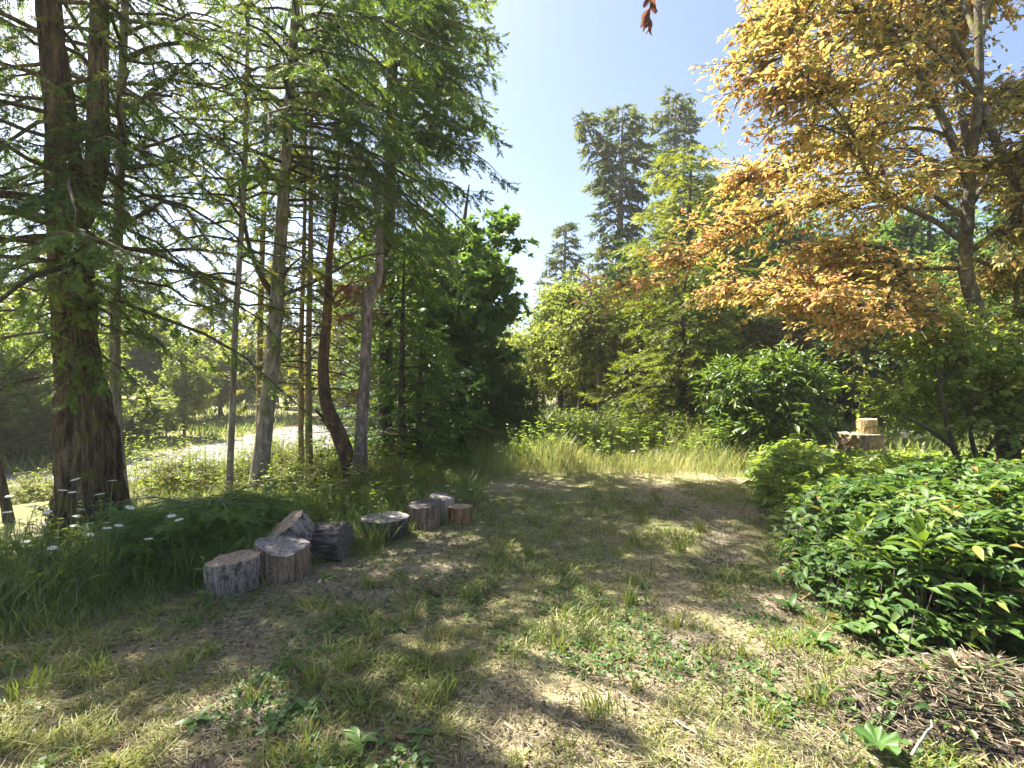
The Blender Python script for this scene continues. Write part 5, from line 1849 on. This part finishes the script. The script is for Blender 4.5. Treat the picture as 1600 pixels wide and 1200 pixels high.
daisy0 = make_daisy()
first = True
rng = np.random.default_rng(1301)
spots = []
near = [(118, 749), (113, 769), (176, 751), (156, 772), (203, 793), (126, 796), (120, 806), (116, 821), (166, 817), (167, 825), (139, 818), (186, 821), (142, 835), (30, 887), (60, 836), (66, 820), (82, 856),
        (16, 862), (55, 790), (98, 766), (40, 846), (232, 842), (88, 858), (12, 800), (74, 800), (30, 812), (200, 852), (250, 800), (268, 806), (280, 812), (15, 775)]
for px, py in near:
    spots.append((px, py, rng.uniform(3.4, 4.3), 'white daisy on a tall stem in the shady verge by the big fir', 'daisies by the big fir', 1.05))
for k in range(70):
    spots.append((rng.uniform(380, 735), rng.uniform(738, 800), rng.uniform(5.8, 7.6), 'small white daisy in the sunny weeds behind the row of rounds', 'daisies behind the rounds', 1.0))
for k in range(60):
    spots.append((rng.uniform(760, 1185), rng.uniform(690, 735), rng.uniform(8.6, 12.0), 'tiny white flower over the tall meadow grass', 'white flowers in the meadow', 1.35))
for px, py, Y, lab, grp, s in spots:
    p = P(px, py, Y)
    hgt = p[2] - hz1(p[0], p[1])
    if hgt < 0.05:
        continue
    o = daisy0 if first else copy_tree(daisy0)
    first = False
    o['label'] = lab
    o['group'] = grp
    o.location = p
    o.rotation_euler = (rng.normal(0, 0.16), rng.normal(0, 0.16), rng.random() * 6)
    o.scale = (s, s, s)
    for ch in o.children:
        if ch.name.startswith('stem'):
            ch.scale = (1, 1, hgt * 1.02 / s)


# ------------------------------------------------------------------ weeds, sticks, cones on the lawn
def rosette(px, py, r, n, seed, label, tint=0.45, up=0.35, w=0.34):
    rr = np.random.default_rng(seed)
    b_ = gp(px, py)
    t_ = thing('weed', label, 'weed', b_, 'broad leaved weeds in the lawn')
    a_ = np.arange(n) * 2.399 + rr.random()
    d__ = np.stack([np.cos(a_), np.sin(a_), rr.uniform(0.05, up * 2, n)], 1)
    leaf_parts(leaf_fine(w, 0.06, 0.3), M['weed'], t_, np.repeat(b_[None], n, 0) + np.array([0, 0, 0.005]), frames(d__, UP + 0 * d__), r * rr.uniform(0.6, 1.15, n), np.clip(tint + rr.normal(0, 0.15, n), 0, 1), nvar=5)


for k, (px, py, r, n, lab) in enumerate(((432, 1130, 0.1, 8, 'broad leaved weed with round leaves near the bottom edge, left of centre'), (480, 1112, 0.09, 10, 'leafy weed just right of the round leaved one'),
                                         (560, 1165, 0.11, 9, 'flat weed rosette near the bottom edge beside the pale stone'), (655, 1150, 0.08, 9, 'pale green rosette at the bottom right of the dark soil patch'),
                                         (305, 1130, 0.1, 9, 'spreading weed at the lower left'), (620, 985, 0.07, 8, 'small weed in the middle of the clearing'), (510, 905, 0.08, 9, 'weed in front of the lying log'),
                                         (900, 1010, 0.06, 8, 'small weed between two sunlit patches'), (1005, 920, 0.07, 9, 'weed on the right of the clearing'), (1330, 1095, 0.1, 9, 'weed at the edge of the clippings heap'),
                                         (1280, 1010, 0.13, 11, 'tall bright weed at the foot of the hedge'), (1235, 955, 0.12, 10, 'bushy weed in the shade by the hedge corner'), (595, 782, 0.22, 14, 'broad leaved green clump in the grass behind the flat topped round'))):
    rosette(px, py, r, n, 600 + k, lab, up=0.8 if k > 9 else 0.3)
# the tall weed before the nearest round
b = gp(325, 950)
t = thing('tall_weed', 'tall weed with two pairs of leaves in front of the nearest round', 'weed', b)
g = Geo()
tube(g, smooth_path([b, b + [0.0, 0, 0.15], b + [-0.03, 0, 0.32]], 8), np.linspace(0.005, 0.003, 8), 5)
g.build('stem', M['stem'], t)
pp = b + np.array([[0, 0, 0.1], [0, 0, 0.1], [-0.02, 0, 0.25], [-0.02, 0, 0.25], [-0.03, 0, 0.32], [0, 0, 0.03]])
dd = np.array([[0.8, -0.5, 0.1], [-0.9, -0.3, 0.2], [0.7, -0.6, 0.3], [-0.8, -0.4, 0.3], [-0.1, -0.6, 0.8], [0.6, -0.8, 0.2]])
leaf_parts(leaf_fine(0.6, 0.06, 0.2), M['weed'], t, pp, frames(dd, UP + 0 * dd), [0.07, 0.08, 0.075, 0.07, 0.05, 0.09], [0.5, 0.6, 0.7, 0.5, 0.8, 0.4], nvar=5)
# the grass tuft before the flat topped round
for k, (px, py, n, hh, lab) in enumerate(((588, 852, 150, 0.34, 'bushy grass tuft in front of the wide flat topped round'), (626, 785, 170, 0.5, 'tall bright grass clump behind the rounds'), (770, 893, 60, 0.14, 'bright lone grass tuft in the left of the clearing'))):
    b = gp(px, py)
    g = Geo()
    blades(g, b[0] + rng.normal(0, 0.05, n), b[1] + rng.normal(0, 0.04, n), rng.uniform(0.4, 1.1, n) * hh, np.clip(rng.normal(0.42, 0.12, n), 0, 1), rng, B2, 0.35, 0.6 if hh > 0.2 else 1.1)
    tag(g.build('grass_tuft', M['tall']), lab, 'grass', kind=None)


def stick(pts_px, r, label, mat='b_pale', lift=0.01, seed=0):
    rr = np.random.default_rng(seed)
    pts = []
    for px, py in pts_px:
        q_ = gp(px, py)
        pts.append(q_ + [0, 0, lift])
    g_ = Geo()
    pa = smooth_path(pts, 14)
    pa[1:-1] += rr.normal(0, r * 0.5, (12, 3))
    tube(g_, pa, np.linspace(r, r * 0.45, 14), 6, 0.5, True)
    tag(g_.build('stick', M[mat], smooth=True), label, 'stick')


stick([(1052, 1128), (1090, 1150), (1125, 1163), (1160, 1160)], 0.006, 'curved grey stick lying on the lawn right of centre', seed=1)
stick([(1045, 1000), (1075, 1020), (1100, 1030)], 0.004, 'short pale twig in the right hand sunlit patch', seed=2)
stick([(404, 1105), (405, 1120), (404, 1138)], 0.007, 'stubby pale stick near the bottom left', 'b_pale', seed=3)
stick([(620, 1156), (640, 1157), (652, 1154)], 0.009, 'brown chunk of stick near the bottom edge', 'b_orange', seed=4)
stick([(770, 1040), (800, 1075), (810, 1100)], 0.0025, 'long thin straw coloured stalk in the middle foreground', 'b_gold', seed=5)
stick([(178, 1175), (190, 1168), (200, 1172)], 0.010, 'orange bark flake at the bottom left', 'b_orange', seed=6)
stick([(1250, 950), (1280, 932), (1310, 925)], 0.005, 'pale twig poking out at the foot of the hedge', 'b_gold', 0.05, seed=7)
for k, (px, py, lab) in enumerate(((669, 927, 'left one of two fir cones on the lawn'), (682, 934, 'right one of two fir cones on the lawn'))):
    b = gp(px, py)
    t = thing('fir_cone', lab, 'cone', b, 'pair of fir cones')
    g = Geo()
    n = 60
    z_ = np.linspace(0, 1, n)
    a = np.arange(n) * 2.399
    rad = 0.018 * np.sin(z_ * 2.7 + 0.3)
    pos_ = np.stack([z_ * 0.065 - 0.03, rad * 0.5 * np.cos(a), 0.018 + rad * 0.5 * np.sin(a)], 1)
    dd = np.stack([np.full(n, 0.5), np.cos(a), np.sin(a)], 1)
    g.place(leaf2(0.9, 0.1, 0.0), b + pos_, frames(dd, np.array([1.0, 0.1, 0.1]) + 0 * dd), rad * 1.0 + 0.003, rng.uniform(0.1, 0.6, n))
    g.build('scales', M['litter'], t)
    g = Geo()
    tube(g, b + np.array([[-0.03, 0, 0.018], [0, 0, 0.018], [0.03, 0, 0.018]]), [0.006, 0.011, 0.004], 7, 0.2, True)
    g.build('core', M['litter'], t)
for k, (px, py, r, lab) in enumerate(((659, 1183, 0.014, 'left of two small pale stones at the bottom edge'), (668, 1190, 0.009, 'right of two small pale stones at the bottom edge'))):
    b = gp(px, py)
    g = Geo()
    tube(g, b + np.array([[-1.2 * r, 0, 0.4 * r], [-0.7 * r, 0, 0.5 * r], [0, 0, 0.6 * r], [0.8 * r, 0, 0.5 * r], [1.2 * r, 0, 0.4 * r]]), np.array([0.1, 0.75, 1, 0.7, 0.1]) * r, 8)
    tag(g.build('stone', M['b_pale'], smooth=True), lab, 'stone', 'pale stones')

# ------------------------------------------------------------------ heap of clippings in the bottom right corner
rng = np.random.default_rng(1401)
hc = np.array([2.0, 2.28])
heap = thing('clippings_heap', 'heap of dry stalks and cut leaves under the hedge in the bottom right corner', 'heap', (hc[0], hc[1], 0))


def heap_h(x, y):
    e = ((x - hc[0]) / 0.5) ** 2 + ((y - hc[1]) / 0.26) ** 2
    return 0.27 * np.exp(-e * 1.1) * (0.8 + 0.4 * fbm2(x, y, 5, 4.0, 2).reshape(np.shape(x)))


gx_, gy_ = np.meshgrid(np.linspace(-1.5, 1.6, 50) + hc[0], np.linspace(-0.75, 0.75, 34) + hc[1])
zz = hz(gx_, gy_) + heap_h(gx_.ravel(), gy_.ravel()) - 0.05
g = Geo()
i = (np.arange(33)[:, None] * 50 + np.arange(49)[None]).ravel()
g.add(np.stack([gx_.ravel(), gy_.ravel(), zz], 1), np.concatenate([np.stack([i, i + 1, i + 51], 1), np.stack([i, i + 51, i + 50], 1)]))
M['mulch'] = bark_mat('dark mulch', [(0.3, (0.02, 0.017, 0.014)), (0.55, (0.07, 0.055, 0.045)), (0.75, (0.16, 0.12, 0.09))], (40, 40, 40), 0.8)
g.build('mound', M['mulch'], heap, smooth=True)
n = 2700
x = hc[0] + rng.normal(0.15, 0.3, n)
y = hc[1] + rng.normal(0, 0.15, n)
z = hz(x, y) + np.maximum(heap_h(x, y) - 0.045, 0.004)
a = rng.normal(-0.35, 0.8, n)
d = np.stack([np.cos(a), np.sin(a), rng.normal(0, 0.22, n)], 1)
L = rng.uniform(0.04, 0.22, n)
g = Geo()
c_ = np.stack([x, y, z + rng.uniform(-0.005, 0.025, n)], 1)
strips(g, c_ - d * L[:, None] / 2, c_ + d * L[:, None] / 2, rng.uniform(0.0012, 0.0036, n), np.clip(rng.normal(0.42, 0.28, n), 0, 1))
g.build('stalks', M['straw'], heap, kind='stuff')
n = 1500
x = hc[0] + rng.normal(0.15, 0.38, n)
y = hc[1] + rng.normal(0, 0.2, n)
z = hz(x, y) + np.maximum(heap_h(x, y) - 0.045, 0.003) + rng.uniform(0, 0.03, n)
a = rng.random(n) * 2 * PI
d = np.stack([np.cos(a), np.sin(a), rng.normal(0, 0.3, n)], 1)
g = Geo()
pos_ = np.stack([x, y, z], 1)
lf = frames(d, UP + rng.normal(0, 0.5, (n, 3)))
half = n // 2
g.place(leaf2(0.42, 0.1, 0.15), pos_[:half], lf[:half], rng.uniform(0.03, 0.08, half), np.clip(rng.beta(2, 2, half), 0, 1))
g.build('cut_leaves', M['litter'], heap, kind='stuff')
g = Geo()
g.place(leaf2(0.42, 0.1, 0.15), pos_[half:], lf[half:], rng.uniform(0.03, 0.08, n - half), np.clip(rng.normal(0.4, 0.2, n - half), 0, 1))
g.build('green_leaves', M['hedge'], heap, kind='stuff')
for k, (a, b2, r, mt, lab) in enumerate((((1395, 1058), (1520, 1140), 0.009, 'b_gold', 'long tan stalk slanting down over the clippings heap'), ((1440, 1078), (1503, 1056), 0.009, 'b_pale', 'grey stick pointing up right from the top of the heap'),
                                         ((1485, 1100), (1516, 1152), 0.008, 'b_gold', 'short tan stalk crossing the heap'), ((1425, 1200), (1458, 1168), 0.006, 'b_pale', 'pale grey stick at the bottom edge of the heap'),
                                         ((1362, 1105), (1400, 1060), 0.006, 'b_gold', 'thin stalk on the left flank of the heap'))):
    p, q = gp(*a), gp(*b2)
    for v_ in (p, q):
        v_[2] += float(heap_h(np.array([v_[0]]), np.array([v_[1]]))[0]) + 0.03
    g = Geo()
    pa = np.linspace(p, q, 8) + rng.normal(0, 0.003, (8, 3))
    tube(g, pa, np.linspace(r, r * 0.6, 8), 6, 0.5, True)
    tag(g.build('stick', M[mt], smooth=True), lab, 'stick')
# the crinkled mallow leaf lying before it
b = gp(1372, 1180)
t = thing('mallow_plant', 'crinkled round green leaf on the ground before the clippings heap', 'plant', b)
g = Geo()
n, mr = 40, 6
a = np.arange(n) / n * 2 * PI
vv = [[0, 0, 0.012]]
for r_ in np.linspace(0.2, 1, mr):
    rad = 0.075 * r_ * (1 + 0.16 * np.cos(5 * a) * r_)
    vv += np.stack([rad * np.cos(a), rad * np.sin(a), 0.012 + 0.03 * r_ + 0.014 * np.sin(10 * a) * r_ ** 2], 1).tolist()
ff = [[0, 1 + q, 1 + (q + 1) % n] for q in range(n)]
for r_ in range(mr - 1):
    for q in range(n):
        a0, a1 = 1 + r_ * n + q, 1 + r_ * n + (q + 1) % n
        ff += [[a0, a1 + n, a1], [a0, a0 + n, a1 + n]]
g.add(np.array(vv) + b + [0, 0, 0.03], np.array(ff)[:, ::-1], rng.uniform(0.3, 0.6, len(ff)))
g.build('leaf', M['weed'], t, smooth=True)
g = Geo()
tube(g, np.array([b + [0.05, 0.05, -0.01], b + [0.02, 0.02, 0.02], b + [0, 0, 0.042]]), [0.003, 0.003, 0.002], 5)
g.build('stalk', M['stem'], t)


# ------------------------------------------------------------------ tell the repeats apart by what they are seen beside
MARKS_L = [(70, 'left of the big forked fir'), (185, 'just behind the big forked fir'), (360, 'between big fir and thin dark pole'), (430, 'between thin pole and leaning grey fir'),
           (500, 'right of the leaning grey fir'), (560, 'behind the crooked red trunk'), (680, 'right of the purple grey snag'), (9999, 'behind the dense maple')]
MARKS_R = [(900, 'in the gap over the meadow'), (1010, 'above the end of the meadow'), (1140, 'behind the bright hemlock'), (1330, 'behind the laurel bush'), (1450, 'above the broad stump'), (1560, 'left of the copper tree trunk'), (9999, 'right of the copper tree trunk')]
ORD = ['', 'second', 'third', 'fourth', 'fifth', 'sixth', 'seventh', 'eighth', 'ninth', 'tenth', 'eleventh', 'twelfth', 'thirteenth', 'fourteenth']
for grp, base, marks in (('leafy trees beyond the road', 'leafy tree past the road', MARKS_L), ('distant firs beyond the road', 'distant fir past the road', MARKS_L),
                         ('bushes along the far edge of the road', 'low bush at the road edge', MARKS_L), ('brambles on the bank', 'low bramble on the bank', MARKS_L),
                         ('firs in the wood on the right', 'dark fir in the right wood', MARKS_R), ('leafy trees in the wood on the right', 'leafy tree in the right wood', MARKS_R)):
    seen_ = {}
    items = [o for o in sc.objects if o.parent is None and o.get('group') == grp]
    items.sort(key=lambda o: o.location.x / max(o.location.y, 0.1))
    for o in items:
        px = 800 + 800 * o.location.x / max(o.location.y, 0.1)
        where = next(w for q, w in marks if px < q)
        n_ = seen_.get(where, 0)
        seen_[where] = n_ + 1
        o['label'] = base + ' ' + where + (', %s from left' % ORD[min(n_, 13)] if n_ else ', leftmost')

if HAZE:  # haze volume over the whole scene, added to lift dark shade and soften contrast
    hb = Geo()
    gd = bpy.data.objects['ground'].data
    co = np.empty(len(gd.vertices) * 3, np.float32)
    gd.vertices.foreach_get('co', co)
    lo, hi = co.reshape(-1, 3).min(0), co.reshape(-1, 3).max(0)
    x0, x1, y0, y1, z0, z1 = lo[0] - 2, hi[0] + 2, lo[1] - 2, hi[1] + 2, lo[2] - 1, 18.5
    vv = [[x, y, z] for x in (x0, x1) for y in (y0, y1) for z in (z0, z1)]
    qs = [(0, 1, 3, 2), (4, 6, 7, 5), (0, 4, 5, 1), (2, 3, 7, 6), (0, 2, 6, 4), (1, 5, 7, 3)]
    hb.add(vv, [t for a, b, c, d in qs for t in ((a, b, c), (a, c, d))])
    m, nt, out = new_mat('shade softening haze')
    pv = nt.nodes.new('ShaderNodeVolumePrincipled')
    pv.inputs['Color'].default_value = (0.95, 0.95, 0.93, 1)
    pv.inputs['Density'].default_value = HAZE
    pv.inputs['Anisotropy'].default_value = 0.2
    nt.links.new(pv.outputs[0], out.inputs[1])
    ob = hb.build('haze', m)
    tag(ob, 'thin haze added to soften and lighten the shade between the trees', 'haze', kind='stuff')
    sc.cycles.volume_bounces = 1

MARKS_D = [(60, 'at the left edge'), (110, 'just left of the big fir foot'), (150, 'before the left half of the big fir'), (190, 'before the right half of the big fir'), (999, 'right of the big fir foot')]
ds = [o for o in sc.objects if o.parent is None and o.get('group') == 'daisies by the big fir']
ds.sort(key=lambda o: -o.location.z)
seen_ = {}
for o in ds:
    px = 800 + 800 * o.location.x / o.location.y
    where = next(w for q, w in MARKS_D if px < q)
    n_ = seen_.get(where, 0)
    seen_[where] = n_ + 1
    o['label'] = 'white daisy ' + where + (', %s from the top' % ORD[min(n_, 13)] if n_ else ', topmost')
